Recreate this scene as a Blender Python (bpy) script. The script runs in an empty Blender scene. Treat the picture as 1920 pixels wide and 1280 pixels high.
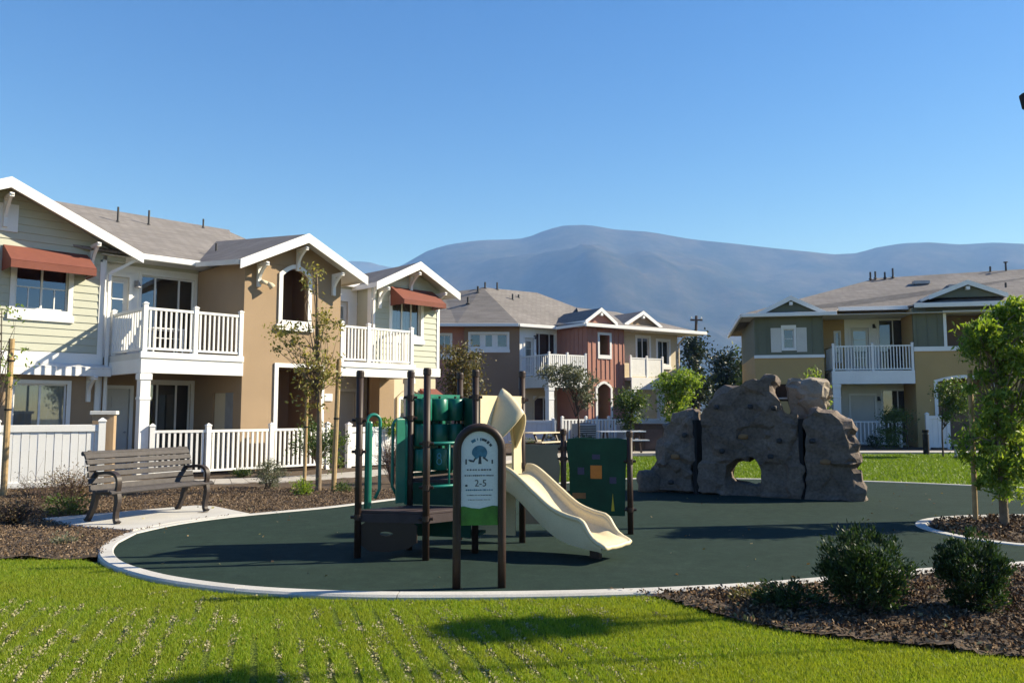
import bpy, bmesh, math, random
import numpy as np
from mathutils import Vector, Matrix, noise as mnoise

SC = bpy.context.scene
COL = SC.collection
PI = math.pi
R = math.radians

# ---------------------------------------------------------------- camera
F_PX, CAM_H = 1500.0, 1.58
PITCH = math.atan(130 / F_PX)
cam = bpy.data.cameras.new('camera')
cam.sensor_width = 36.0
cam.lens = 36.0 * F_PX / 1920
cam.clip_end = 30000
cam.clip_start = 0.1
camo = bpy.data.objects.new('camera', cam)
camo.location = (0, 0, CAM_H)
camo.rotation_euler = (PI / 2 + PITCH, 0, 0)
COL.objects.link(camo)
SC.camera = camo

# ---------------------------------------------------------------- sky and sun
SUN_EL, SUN_AZ = R(32), R(9)          # azimuth measured from +X towards +Y
SUN_DIR = Vector((math.cos(SUN_EL) * math.cos(SUN_AZ), math.cos(SUN_EL) * math.sin(SUN_AZ), math.sin(SUN_EL)))
w = bpy.data.worlds.new('World')
SC.world = w
w.use_nodes = True
wn = w.node_tree
wn.nodes.clear()
wo = wn.nodes.new('ShaderNodeOutputWorld')
bg = wn.nodes.new('ShaderNodeBackground')
sk = wn.nodes.new('ShaderNodeTexSky')
sk.sky_type = 'NISHITA'
sk.sun_disc = False
sk.sun_elevation = SUN_EL
sk.sun_rotation = PI / 2 - SUN_AZ
sk.altitude = 200
sk.air_density = 1.0
sk.dust_density = 0.15
sk.ozone_density = 3.0
bg.inputs['Strength'].default_value = 0.078
hs = wn.nodes.new('ShaderNodeHueSaturation')
hs.inputs['Hue'].default_value = 0.511
hs.inputs['Saturation'].default_value = 1.32
wn.links.new(sk.outputs[0], hs.inputs['Color'])
wn.links.new(hs.outputs[0], bg.inputs[0])
wn.links.new(bg.outputs[0], wo.inputs[0])
sun = bpy.data.lights.new('sun', 'SUN')
sun.energy = 5.0
sun.angle = R(0.53)
sun.color = (1.0, 0.96, 0.90)
suno = bpy.data.objects.new('sun', sun)
suno.rotation_euler = (-SUN_DIR).to_track_quat('-Z', 'Y').to_euler()
suno.location = (40, 6, 30)
COL.objects.link(suno)
SC.view_settings.view_transform = 'Standard'
SC.view_settings.look = 'None'
SC.view_settings.exposure = 1.15
SC.view_settings.gamma = 1.0
SC.view_settings.use_curve_mapping = False
SC.render.engine = 'CYCLES'
SC.cycles.use_denoising = True
SC.cycles.max_bounces = 8
SC.cycles.transparent_max_bounces = 12
SC.cycles.volume_bounces = 0
SC.cycles.caustics_reflective = False
SC.cycles.caustics_refractive = False


# ---------------------------------------------------------------- materials
def nd(nt, t, **kw):
    n = nt.nodes.new(t)
    for k, v in kw.items():
        if k.startswith('i_'):
            n.inputs[k[2:].replace('_', ' ')].default_value = v
        else:
            setattr(n, k, v)
    return n


def c4(c):
    return (c[0], c[1], c[2], 1.0)


MATS = {}


def base_mat(name):
    m = bpy.data.materials.new(name)
    m.use_nodes = True
    nt = m.node_tree
    b = nt.nodes['Principled BSDF']
    MATS[name] = m
    return m, nt, b


def ramp(nt, fac, stops):
    r = nd(nt, 'ShaderNodeValToRGB')
    els = r.color_ramp.elements
    while len(els) < len(stops):
        els.new(0.5)
    for e, (p, c) in zip(els, stops):
        e.position = p
        e.color = c4(c)
    nt.links.new(fac, r.inputs[0])
    return r.outputs[0]


def pm(name, col, rough=0.6, var=0.12, scale=2.0, bump=0.0, bscale=60.0, metal=0.0, spec=0.4, fine=0.06, fscale=90.0, coat=0.0):
    """painted / plain material: two noise octaves of colour variation and a fine bump"""
    m, nt, b = base_mat(name)
    g = nd(nt, 'ShaderNodeNewGeometry')
    n1 = nd(nt, 'ShaderNodeTexNoise', i_Scale=scale, i_Detail=5.0, i_Roughness=0.6)
    nt.links.new(g.outputs['Position'], n1.inputs['Vector'])
    n2 = nd(nt, 'ShaderNodeTexNoise', i_Scale=fscale, i_Detail=2.0)
    nt.links.new(g.outputs['Position'], n2.inputs['Vector'])
    k = [max(0, x * (1 - var)) for x in col]
    h = [min(1, x * (1 + var)) for x in col]
    c = ramp(nt, n1.outputs['Fac'], [(0.3, k), (0.7, h)])
    mx = nd(nt, 'ShaderNodeMix', data_type='RGBA', blend_type='MULTIPLY')
    mx.inputs['Factor'].default_value = 1.0
    f = ramp(nt, n2.outputs['Fac'], [(0.3, (1 - fine * 2,) * 3), (0.7, (1, 1, 1))])
    nt.links.new(c, mx.inputs[6])
    nt.links.new(f, mx.inputs[7])
    nt.links.new(mx.outputs[2], b.inputs['Base Color'])
    b.inputs['Roughness'].default_value = rough
    b.inputs['Metallic'].default_value = metal
    b.inputs['Specular IOR Level'].default_value = spec
    b.inputs['Coat Weight'].default_value = coat
    if bump:
        n3 = nd(nt, 'ShaderNodeTexNoise', i_Scale=bscale, i_Detail=4.0, i_Roughness=0.65)
        nt.links.new(g.outputs['Position'], n3.inputs['Vector'])
        bp = nd(nt, 'ShaderNodeBump', i_Strength=bump, i_Distance=0.02)
        nt.links.new(n3.outputs['Fac'], bp.inputs['Height'])
        nt.links.new(bp.outputs[0], b.inputs['Normal'])
    return m


pm('white', (0.78, 0.78, 0.76), 0.5, 0.05, 1.5)
pm('offwhite', (0.62, 0.61, 0.57), 0.55, 0.06, 1.5)
pm('cream', (0.58, 0.50, 0.36), 0.8, 0.06, 1.2, 0.15, 90)
pm('tan', (0.33, 0.235, 0.145), 0.85, 0.07, 0.8, 0.25, 90)
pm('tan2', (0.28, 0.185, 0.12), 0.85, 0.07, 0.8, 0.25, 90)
pm('sage', (0.46, 0.47, 0.38), 0.6, 0.05, 1.2, 0.08, 120)
pm('red', (0.41, 0.19, 0.138), 0.7, 0.08, 1.0, 0.1, 80)
pm('yellow', (0.44, 0.305, 0.13), 0.85, 0.06, 0.8, 0.2, 90)
pm('olive', (0.135, 0.145, 0.10), 0.7, 0.08, 1.0, 0.1, 80)
pm('awning', (0.185, 0.06, 0.04), 0.85, 0.1, 4, 0.1, 200)
pm('dark', (0.012, 0.011, 0.011), 0.9, 0.2, 2)
pm('interior', (0.05, 0.048, 0.045), 0.9, 0.4, 1.2)
pm('curtain', (0.55, 0.55, 0.52), 0.9, 0.05, 2)
pm('pipe', (0.035, 0.034, 0.033), 0.6, 0.2, 8)
pm('metal_grey', (0.35, 0.35, 0.36), 0.45, 0.1, 5, metal=0.4)
pm('brown_post', (0.034, 0.020, 0.015), 0.5, 0.15, 5, 0.05, 150, spec=0.3)
pm('deck_brown', (0.045, 0.030, 0.031), 0.7, 0.2, 8, 0.2, 140)
pm('green_plastic', (0.008, 0.15, 0.098), 0.36, 0.15, 5, 0.03, 90, spec=0.5)
pm('green_dark', (0.006, 0.052, 0.032), 0.6, 0.2, 4, 0.03, 90, spec=0.2)
pm('green_rail', (0.015, 0.20, 0.15), 0.4, 0.1, 6)
pm('beige_plastic', (0.66, 0.56, 0.36), 0.5, 0.06, 4, 0.03, 120, spec=0.4)
pm('grey_plastic', (0.16, 0.16, 0.12), 0.5, 0.06, 4)
pm('bench_slat', (0.06, 0.053, 0.051), 0.7, 0.25, 12, 0.3, 160)
pm('bench_iron', (0.032, 0.022, 0.018), 0.5, 0.2, 12, 0.1, 90)
pm('concrete', (0.50, 0.485, 0.45), 0.85, 0.10, 1.8, 0.25, 150, fine=0.1)
pm('path_concrete', (0.40, 0.375, 0.34), 0.9, 0.10, 0.8, 0.2, 120)
pm('rock_sunlit', (0.30, 0.25, 0.19), 0.9, 0.25, 2.2, 0.6, 26, fine=0.12, fscale=40)  # crown boulder's copy of the rock: paler tan, with sunlight painted in
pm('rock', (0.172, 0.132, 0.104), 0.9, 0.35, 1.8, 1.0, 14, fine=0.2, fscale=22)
pm('bark', (0.19, 0.14, 0.09), 0.9, 0.25, 9, 0.6, 60)
pm('bark_dark', (0.07, 0.05, 0.037), 0.9, 0.25, 9, 0.6, 60)
pm('stake', (0.36, 0.25, 0.12), 0.8, 0.2, 14, 0.3, 80)
pm('pole_wood', (0.10, 0.07, 0.05), 0.9, 0.2, 6, 0.3, 60)
pm('panel_print', (0.60, 0.66, 0.66), 0.35, 0.03, 3)
pm('print_blue', (0.045, 0.16, 0.24), 0.5, 0.3, 18)
pm('print_dark', (0.035, 0.05, 0.065), 0.5, 0.2, 20)
pm('print_green', (0.045, 0.17, 0.02), 0.5, 0.3, 8)
pm('print_cyan', (0.10, 0.42, 0.55), 0.5, 0.05, 8)
pm('print_orange', (0.50, 0.17, 0.02), 0.5, 0.1, 8)
pm('print_yellow', (0.45, 0.38, 0.03), 0.5, 0.1, 8)
pm('print_navy', (0.02, 0.03, 0.09), 0.5, 0.1, 8)
pm('rock_orange', (0.22, 0.12, 0.05), 0.7, 0.2, 8)
pm('hold_dark', (0.03, 0.028, 0.028), 0.7, 0.2, 8)
pm('plate_white', (0.75, 0.74, 0.70), 0.5, 0.05, 6)
pm('thatch', (0.52, 0.46, 0.36), 0.95, 0.2, 30)
pm('soil', (0.10, 0.068, 0.042), 0.95, 0.3, 3, 0.8, 40, fine=0.25, fscale=60)


def surface_mat():
    m, nt, b = base_mat('rubber')
    g = nd(nt, 'ShaderNodeNewGeometry')
    n1 = nd(nt, 'ShaderNodeTexNoise', i_Scale=0.7, i_Detail=4.0)
    n2 = nd(nt, 'ShaderNodeTexVoronoi', i_Scale=170.0)
    n4 = nd(nt, 'ShaderNodeTexNoise', i_Scale=6.0, i_Detail=6.0, i_Roughness=0.7)
    for n in (n1, n2, n4):
        nt.links.new(g.outputs['Position'], n.inputs['Vector'])
    c = ramp(nt, n1.outputs['Fac'], [(0.3, (0.017, 0.033, 0.027)), (0.7, (0.022, 0.039, 0.032))])
    f = ramp(nt, n2.outputs['Color'], [(0.0, (0.7, 0.7, 0.7)), (0.8, (1.1, 1.1, 1.1)), (1.0, (1.7, 1.7, 1.6))])
    f2 = ramp(nt, n4.outputs['Fac'], [(0.35, (0.84, 0.84, 0.84)), (0.60, (1.06, 1.06, 1.06)), (0.74, (1.4, 1.37, 1.3))])
    mx = nd(nt, 'ShaderNodeMix', data_type='RGBA', blend_type='MULTIPLY')
    mx.inputs['Factor'].default_value = 1.0
    mx2 = nd(nt, 'ShaderNodeMix', data_type='RGBA', blend_type='MULTIPLY')
    mx2.inputs['Factor'].default_value = 1.0
    nt.links.new(c, mx.inputs[6]); nt.links.new(f, mx.inputs[7])
    nt.links.new(mx.outputs[2], mx2.inputs[6]); nt.links.new(f2, mx2.inputs[7])
    nt.links.new(mx2.outputs[2], b.inputs['Base Color'])
    b.inputs['Roughness'].default_value = 1.0
    b.inputs['Specular IOR Level'].default_value = 0.1
    bp = nd(nt, 'ShaderNodeBump', i_Strength=0.35, i_Distance=0.006)
    nt.links.new(n2.outputs['Distance'], bp.inputs['Height'])
    nt.links.new(bp.outputs[0], b.inputs['Normal'])


surface_mat()


def lawn_mat():
    m, nt, b = base_mat('lawn')
    g = nd(nt, 'ShaderNodeNewGeometry')
    n1 = nd(nt, 'ShaderNodeTexNoise', i_Scale=1.1, i_Detail=5.0, i_Roughness=0.65)
    n2 = nd(nt, 'ShaderNodeTexNoise', i_Scale=70.0, i_Detail=3.0)
    for n in (n1, n2):
        nt.links.new(g.outputs['Position'], n.inputs['Vector'])
    c = ramp(nt, n1.outputs['Fac'], [(0.3, (0.09, 0.14, 0.012)), (0.52, (0.14, 0.19, 0.018)), (0.7, (0.20, 0.22, 0.035))])
    f = ramp(nt, n2.outputs['Fac'], [(0.3, (0.55, 0.55, 0.5)), (0.7, (1.1, 1.1, 1.0))])
    mx = nd(nt, 'ShaderNodeMix', data_type='RGBA', blend_type='MULTIPLY')
    mx.inputs['Factor'].default_value = 1.0
    nt.links.new(c, mx.inputs[6]); nt.links.new(f, mx.inputs[7])
    nt.links.new(mx.outputs[2], b.inputs['Base Color'])
    b.inputs['Roughness'].default_value = 0.9
    b.inputs['Specular IOR Level'].default_value = 0.2
    bp = nd(nt, 'ShaderNodeBump', i_Strength=0.9, i_Distance=0.03)
    nt.links.new(n2.outputs['Fac'], bp.inputs['Height'])
    nt.links.new(bp.outputs[0], b.inputs['Normal'])


lawn_mat()


def leaf_mat(name, cols, trans=0.35, patch=None, rough=0.5, spec=0.35):
    """random colour per leaf, light passing through; patch = (scale, colour) adds large soft patches"""
    m, nt, b = base_mat(name)
    g = nd(nt, 'ShaderNodeNewGeometry')
    st = [(i / max(1, len(cols) - 1), c) for i, c in enumerate(cols)]
    c = ramp(nt, g.outputs['Random Per Island'], st)
    if patch:
        n1 = nd(nt, 'ShaderNodeTexNoise', i_Scale=patch[0], i_Detail=4.0, i_Roughness=0.65)
        nt.links.new(g.outputs['Position'], n1.inputs['Vector'])
        fr = ramp(nt, n1.outputs['Fac'], [(0.42, (0, 0, 0)), (0.66, (1, 1, 1))])
        mp = nd(nt, 'ShaderNodeMix', data_type='RGBA')
        nt.links.new(fr, mp.inputs['Factor'])
        nt.links.new(c, mp.inputs[6])
        mp.inputs[7].default_value = c4(patch[1])
        c = mp.outputs[2]
    nt.links.new(c, b.inputs['Base Color'])
    b.inputs['Roughness'].default_value = rough
    b.inputs['Specular IOR Level'].default_value = spec
    tr = nd(nt, 'ShaderNodeBsdfTranslucent')
    br = nd(nt, 'ShaderNodeMix', data_type='RGBA', blend_type='MULTIPLY')
    br.inputs['Factor'].default_value = 1.0
    nt.links.new(c, br.inputs[6])
    br.inputs[7].default_value = (1.7, 1.6, 0.8, 1)
    nt.links.new(br.outputs[2], tr.inputs['Color'])
    ms = nd(nt, 'ShaderNodeMixShader')
    ms.inputs[0].default_value = trans
    nt.links.new(b.outputs[0], ms.inputs[1])
    nt.links.new(tr.outputs[0], ms.inputs[2])
    nt.links.new(ms.outputs[0], nt.nodes['Material Output'].inputs[0])
    return m


leaf_mat('grass', [(0.10, 0.17, 0.010), (0.165, 0.255, 0.016), (0.22, 0.30, 0.025), (0.29, 0.31, 0.06)], 0.4, (0.9, (0.21, 0.25, 0.025)), spec=0.15)
leaf_mat('grass_far', [(0.085, 0.15, 0.010), (0.115, 0.19, 0.012), (0.14, 0.21, 0.018)], 0.35)
leaf_mat('leaf_bright', [(0.06, 0.115, 0.012), (0.11, 0.185, 0.018), (0.17, 0.25, 0.03), (0.23, 0.30, 0.06)], 0.45)
leaf_mat('leaf_mid', [(0.035, 0.07, 0.014), (0.06, 0.105, 0.02), (0.10, 0.14, 0.03)], 0.3)
leaf_mat('leaf_olive', [(0.06, 0.065, 0.02), (0.10, 0.095, 0.03), (0.14, 0.125, 0.045), (0.09, 0.055, 0.025)], 0.3)
leaf_mat('leaf_sparse', [(0.14, 0.14, 0.035), (0.21, 0.20, 0.055), (0.27, 0.26, 0.08), (0.15, 0.10, 0.045)], 0.4)
leaf_mat('leaf_dark', [(0.010, 0.020, 0.010), (0.018, 0.034, 0.015), (0.03, 0.05, 0.02)], 0.15)
leaf_mat('leaf_shrub', [(0.010, 0.024, 0.008), (0.018, 0.042, 0.012), (0.032, 0.065, 0.018), (0.05, 0.085, 0.025)], 0.2)
leaf_mat('leaf_grey', [(0.07, 0.085, 0.05), (0.11, 0.125, 0.08), (0.15, 0.16, 0.11)], 0.2)
leaf_mat('leaf_dry', [(0.09, 0.055, 0.03), (0.14, 0.09, 0.05), (0.20, 0.15, 0.08), (0.08, 0.085, 0.03)], 0.2)
leaf_mat('twig_dry', [(0.10, 0.06, 0.045), (0.16, 0.10, 0.075), (0.22, 0.16, 0.12)], 0.05)
leaf_mat('chips', [(0.045, 0.026, 0.014), (0.085, 0.05, 0.027), (0.13, 0.08, 0.044), (0.19, 0.128, 0.075), (0.30, 0.225, 0.15)], 0.0, rough=0.95, spec=0.05)
leaf_mat('chips_light', [(0.075, 0.05, 0.031), (0.118, 0.08, 0.05), (0.168, 0.118, 0.076), (0.27, 0.205, 0.145)], 0.0, rough=0.95, spec=0.05)
leaf_mat('thatch_bits', [(0.20, 0.20, 0.08), (0.28, 0.26, 0.14), (0.38, 0.34, 0.23)], 0.05, rough=0.95)


def shingle_mat():
    m, nt, b = base_mat('shingle')
    tc = nd(nt, 'ShaderNodeTexCoord')
    sp = nd(nt, 'ShaderNodeSeparateXYZ')
    nt.links.new(tc.outputs['Object'], sp.inputs[0])
    ad = nd(nt, 'ShaderNodeMath', operation='ADD')
    nt.links.new(sp.outputs[0], ad.inputs[0]); nt.links.new(sp.outputs[1], ad.inputs[1])
    mz = nd(nt, 'ShaderNodeMath', operation='MULTIPLY')
    mz.inputs[1].default_value = 2.4
    nt.links.new(sp.outputs[2], mz.inputs[0])
    cb = nd(nt, 'ShaderNodeCombineXYZ')
    nt.links.new(ad.outputs[0], cb.inputs[0]); nt.links.new(mz.outputs[0], cb.inputs[1])
    br = nd(nt, 'ShaderNodeTexBrick', i_Scale=1.0, i_Mortar_Size=0.008, i_Brick_Width=0.3, i_Row_Height=0.14, i_Bias=0.0)
    br.inputs['Color1'].default_value = c4((0.172, 0.160, 0.152))
    br.inputs['Color2'].default_value = c4((0.224, 0.208, 0.198))
    br.inputs['Mortar'].default_value = c4((0.115, 0.1, 0.09))
    nt.links.new(cb.outputs[0], br.inputs['Vector'])
    n1 = nd(nt, 'ShaderNodeTexNoise', i_Scale=0.6, i_Detail=5.0)
    nt.links.new(tc.outputs['Object'], n1.inputs['Vector'])
    f = ramp(nt, n1.outputs['Fac'], [(0.3, (0.88, 0.88, 0.88)), (0.7, (1.1, 1.1, 1.1))])
    mx = nd(nt, 'ShaderNodeMix', data_type='RGBA', blend_type='MULTIPLY')
    mx.inputs['Factor'].default_value = 1.0
    nt.links.new(br.outputs['Color'], mx.inputs[6]); nt.links.new(f, mx.inputs[7])
    nt.links.new(mx.outputs[2], b.inputs['Base Color'])
    b.inputs['Roughness'].default_value = 0.9
    b.inputs['Specular IOR Level'].default_value = 0.2
    bp = nd(nt, 'ShaderNodeBump', i_Strength=0.5, i_Distance=0.015)
    nt.links.new(br.outputs['Fac'], bp.inputs['Height'])
    bp.invert = True
    nt.links.new(bp.outputs[0], b.inputs['Normal'])


shingle_mat()


def glass_mat():
    m, nt, b = base_mat('glass')
    nt.nodes.remove(b)
    fr = nd(nt, 'ShaderNodeFresnel', i_IOR=1.5)
    mu = nd(nt, 'ShaderNodeMath', operation='MULTIPLY_ADD')
    mu.inputs[1].default_value = 2.0
    mu.inputs[2].default_value = 0.06
    mu.use_clamp = True
    nt.links.new(fr.outputs[0], mu.inputs[0])
    tr = nd(nt, 'ShaderNodeBsdfTransparent')
    tr.inputs[0].default_value = (0.62, 0.68, 0.70, 1)
    gl = nd(nt, 'ShaderNodeBsdfGlossy', i_Roughness=0.015)
    gl.inputs['Color'].default_value = (0.9, 0.95, 1, 1)
    ms = nd(nt, 'ShaderNodeMixShader')
    nt.links.new(mu.outputs[0], ms.inputs[0])
    nt.links.new(tr.outputs[0], ms.inputs[1])
    nt.links.new(gl.outputs[0], ms.inputs[2])
    nt.links.new(ms.outputs[0], nt.nodes['Material Output'].inputs[0])


glass_mat()


def hill_mat():
    m, nt, b = base_mat('hill')
    g = nd(nt, 'ShaderNodeNewGeometry')
    n1 = nd(nt, 'ShaderNodeTexNoise', i_Scale=0.0035, i_Detail=8.0, i_Roughness=0.65)
    n2 = nd(nt, 'ShaderNodeTexNoise', i_Scale=0.02, i_Detail=6.0, i_Roughness=0.7)
    for n in (n1, n2):
        nt.links.new(g.outputs['Position'], n.inputs['Vector'])
    c = ramp(nt, n1.outputs['Fac'], [(0.38, (0.035, 0.04, 0.03)), (0.5, (0.052, 0.052, 0.04)), (0.63, (0.08, 0.072, 0.055))])
    f = ramp(nt, n2.outputs['Fac'], [(0.35, (0.55, 0.6, 0.5)), (0.65, (1.1, 1.1, 1.1))])
    mx = nd(nt, 'ShaderNodeMix', data_type='RGBA', blend_type='MULTIPLY')
    mx.inputs['Factor'].default_value = 1.0
    nt.links.new(c, mx.inputs[6]); nt.links.new(f, mx.inputs[7])
    nt.links.new(mx.outputs[2], b.inputs['Base Color'])
    b.inputs['Roughness'].default_value = 1.0
    b.inputs['Specular IOR Level'].default_value = 0.0


hill_mat()
pm('ground', (0.13, 0.12, 0.06), 0.95, 0.3, 0.2, fine=0.1, fscale=8)


# ---------------------------------------------------------------- geometry helpers
class MB:
    def __init__(s):
        s.v = []
        s.f = []

    def poly(s, pts):
        n = len(s.v)
        s.v += [tuple(p) for p in pts]
        s.f.append(tuple(range(n, n + len(pts))))
        return s

    def box(s, x0, x1, y0, y1, z0, z1):
        n = len(s.v)
        s.v += [(x, y, z) for z in (z0, z1) for y in (y0, y1) for x in (x0, x1)]
        for q in ((0, 2, 3, 1), (4, 5, 7, 6), (0, 1, 5, 4), (2, 6, 7, 3), (0, 4, 6, 2), (1, 3, 7, 5)):
            s.f.append(tuple(n + i for i in q))
        return s

    def bar(s, p, q, w_, h_, up=(0, 0, 1)):
        """rectangular bar from p to q, w_ sideways and h_ along up"""
        p, q = Vector(p), Vector(q)
        d = (q - p).normalized()
        up = Vector(up)
        if abs(d.dot(up)) > 0.98:
            up = Vector((1, 0, 0))
        a = d.cross(up).normalized()
        b_ = a.cross(d).normalized()
        n = len(s.v)
        for e in (p, q):
            for i, j in ((-1, -1), (1, -1), (1, 1), (-1, 1)):
                s.v.append(tuple(e + a * (i * w_ / 2) + b_ * (j * h_ / 2)))
        for f in ((0, 1, 2, 3), (7, 6, 5, 4), (0, 4, 5, 1), (1, 5, 6, 2), (2, 6, 7, 3), (3, 7, 4, 0)):
            s.f.append(tuple(n + i for i in f))
        return s

    def extr(s, pts, off):
        """prism: polygon pts (3D) extruded by vector off"""
        n = len(s.v)
        k = len(pts)
        s.v += [tuple(p) for p in pts] + [(p[0] + off[0], p[1] + off[1], p[2] + off[2]) for p in pts]
        s.f.append(tuple(range(n, n + k)))
        s.f.append(tuple(range(n + 2 * k - 1, n + k - 1, -1)))
        for i in range(k):
            j = (i + 1) % k
            s.f.append((n + i, n + k + i, n + k + j, n + j))
        return s

    def tube(s, pts, rads, k=8, cap=True):
        pts = [Vector(p) for p in pts]
        if not hasattr(rads, '__len__'):
            rads = [rads] * len(pts)
        n = len(s.v)
        ref = None
        for i, p in enumerate(pts):
            t = (pts[min(i + 1, len(pts) - 1)] - pts[max(i - 1, 0)])
            t = t.normalized() if t.length > 1e-9 else Vector((0, 0, 1))
            if ref is None:
                ref = Vector((1, 0, 0)) if abs(t.x) < 0.8 else Vector((0, 1, 0))
            a = (ref - t * ref.dot(t)).normalized()
            ref = a
            b_ = t.cross(a)
            for j in range(k):
                an = 2 * PI * j / k
                s.v.append(tuple(p + a * (rads[i] * math.cos(an)) + b_ * (rads[i] * math.sin(an))))
        for i in range(len(pts) - 1):
            for j in range(k):
                j2 = (j + 1) % k
                s.f.append((n + i * k + j, n + i * k + j2, n + (i + 1) * k + j2, n + (i + 1) * k + j))
        if cap:
            s.f.append(tuple(n + j for j in range(k - 1, -1, -1)))
            e = n + (len(pts) - 1) * k
            s.f.append(tuple(e + j for j in range(k)))
        return s

    def loft(s, rings, closed=False, cap=False):
        n = len(s.v)
        k = len(rings[0])
        for r_ in rings:
            s.v += [tuple(p) for p in r_]
        for i in range(len(rings) - 1):
            for j in range(k if closed else k - 1):
                j2 = (j + 1) % k
                s.f.append((n + i * k + j, n + i * k + j2, n + (i + 1) * k + j2, n + (i + 1) * k + j))
        if cap:
            s.f.append(tuple(n + j for j in range(k - 1, -1, -1)))
            e = n + (len(rings) - 1) * k
            s.f.append(tuple(e + j for j in range(k)))
        return s

    def mesh(s, name):
        me = bpy.data.meshes.new(name)
        me.from_pydata(s.v, [], s.f)
        bm = bmesh.new()
        bm.from_mesh(me)
        bmesh.ops.recalc_face_normals(bm, faces=bm.faces)
        bm.to_mesh(me)
        bm.free()
        return me

    def build(s, name, mat, parent=None, smooth=False, loc=None, bevel=0, rz=0):
        return link(name, s.mesh(name), mat, parent, smooth, loc, bevel, rz)


def link(name, me, mat, parent=None, smooth=False, loc=None, bevel=0, rz=0):
    if mat and not me.materials:
        me.materials.append(MATS[mat])
    if smooth:
        me.polygons.foreach_set('use_smooth', [True] * len(me.polygons))
    o = bpy.data.objects.new(name, me)
    COL.objects.link(o)
    if parent:
        o.parent = parent
    if loc:
        o.location = loc
    if rz:
        o.rotation_euler = (0, 0, rz)
    if bevel:
        b = o.modifiers.new('bevel', 'BEVEL')
        b.width = bevel
        b.segments = 2
        b.limit_method = 'ANGLE'
    if smooth == 'auto':
        pass
    return o


def tag(o, label=None, cat=None, group=None, kind=None):
    if label:
        o['label'] = label
    if cat:
        o['category'] = cat
    if group:
        o['group'] = group
    if kind:
        o['kind'] = kind
    return o


def thing(name, label, cat, loc=(0, 0, 0), rz=0, group=None):
    o = bpy.data.objects.new(name, None)
    o.empty_display_size = 0.2
    o.location = loc
    o.rotation_euler = (0, 0, rz)
    COL.objects.link(o)
    return tag(o, label, cat, group)


def fastmesh(name, V, F):
    """V (n,3) array, F (m,k) array of indices"""
    me = bpy.data.meshes.new(name)
    V = np.ascontiguousarray(V, dtype=np.float32)
    F = np.ascontiguousarray(F, dtype=np.int32)
    m_, k = F.shape
    me.vertices.add(len(V))
    me.vertices.foreach_set('co', V.ravel())
    me.loops.add(m_ * k)
    me.loops.foreach_set('vertex_index', F.ravel())
    me.polygons.add(m_)
    me.polygons.foreach_set('loop_start', np.arange(0, m_ * k, k, dtype=np.int32))
    me.update(calc_edges=True)
    me.validate()
    return me


def inpoly(X, Y, poly):
    inside = np.zeros(X.shape, bool)
    n = len(poly)
    for i in range(n):
        x1, y1 = poly[i]
        x2, y2 = poly[(i + 1) % n]
        if y1 == y2:
            continue
        c = ((y1 > Y) != (y2 > Y)) & (X < (x2 - x1) * (Y - y1) / (y2 - y1) + x1)
        inside ^= c
    return inside


def scatter(poly, density, rng):
    xs = [p[0] for p in poly]; ys = [p[1] for p in poly]
    n = int((max(xs) - min(xs)) * (max(ys) - min(ys)) * density)
    X = rng.uniform(min(xs), max(xs), n); Y = rng.uniform(min(ys), max(ys), n)
    k = inpoly(X, Y, poly)
    return X[k], Y[k]


def catmull(pts, n=6, closed=False):
    out = []
    N = len(pts)
    rng_ = range(N) if closed else range(N - 1)
    for i in rng_:
        if closed:
            p0, p1, p2, p3 = pts[i - 1], pts[i], pts[(i + 1) % N], pts[(i + 2) % N]
        else:
            p0, p1, p2, p3 = pts[max(i - 1, 0)], pts[i], pts[i + 1], pts[min(i + 2, N - 1)]
        for j in range(n):
            t = j / n
            out.append(tuple(0.5 * (2 * b_ + (c - a) * t + (2 * a - 5 * b_ + 4 * c - d) * t * t + (3 * b_ - a - 3 * c + d) * t ** 3)
                             for a, b_, c, d in zip(p0, p1, p2, p3)))
    if not closed:
        out.append(tuple(pts[-1]))
    return out


def offset_poly(pts, d):
    """offset open/closed 2D polyline to its left by d (closed)"""
    out = []
    n = len(pts)
    for i in range(n):
        a, b_ = Vector(pts[i - 1]), Vector(pts[(i + 1) % n])
        t = (b_ - a).normalized()
        out.append((pts[i][0] - t.y * d, pts[i][1] + t.x * d))
    return out
# ---------------------------------------------------------------- the setting
def ray(x, y):
    a, b_ = (x - 960) / F_PX, (640 - y) / F_PX
    c, s = math.cos(PITCH), math.sin(PITCH)
    return a, c - b_ * s, s + b_ * c


# ground: one sheet to the horizon
m = MB()
m.poly([(-8000, -60, -0.06), (8000, -60, -0.06), (8000, 8000, -0.06), (-8000, 8000, -0.06)])
tag(m.build('ground', 'ground'), kind='structure')

# mountains: ridge line at 4 km
RIDGE = [(-900, 640), (300, 620), (560, 585), (660, 545), (720, 515), (765, 491), (800, 470), (830, 459), (870, 452), (905, 448), (950, 447),
         (985, 444), (1010, 433), (1050, 420), (1090, 418), (1120, 421), (1150, 427), (1220, 432), (1290, 442), (1400, 454), (1480, 464),
         (1560, 473), (1605, 472), (1640, 462), (1690, 455), (1745, 453), (1800, 457), (1860, 455), (1940, 458), (2200, 470), (2600, 455), (3200, 500), (4200, 560)]


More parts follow.
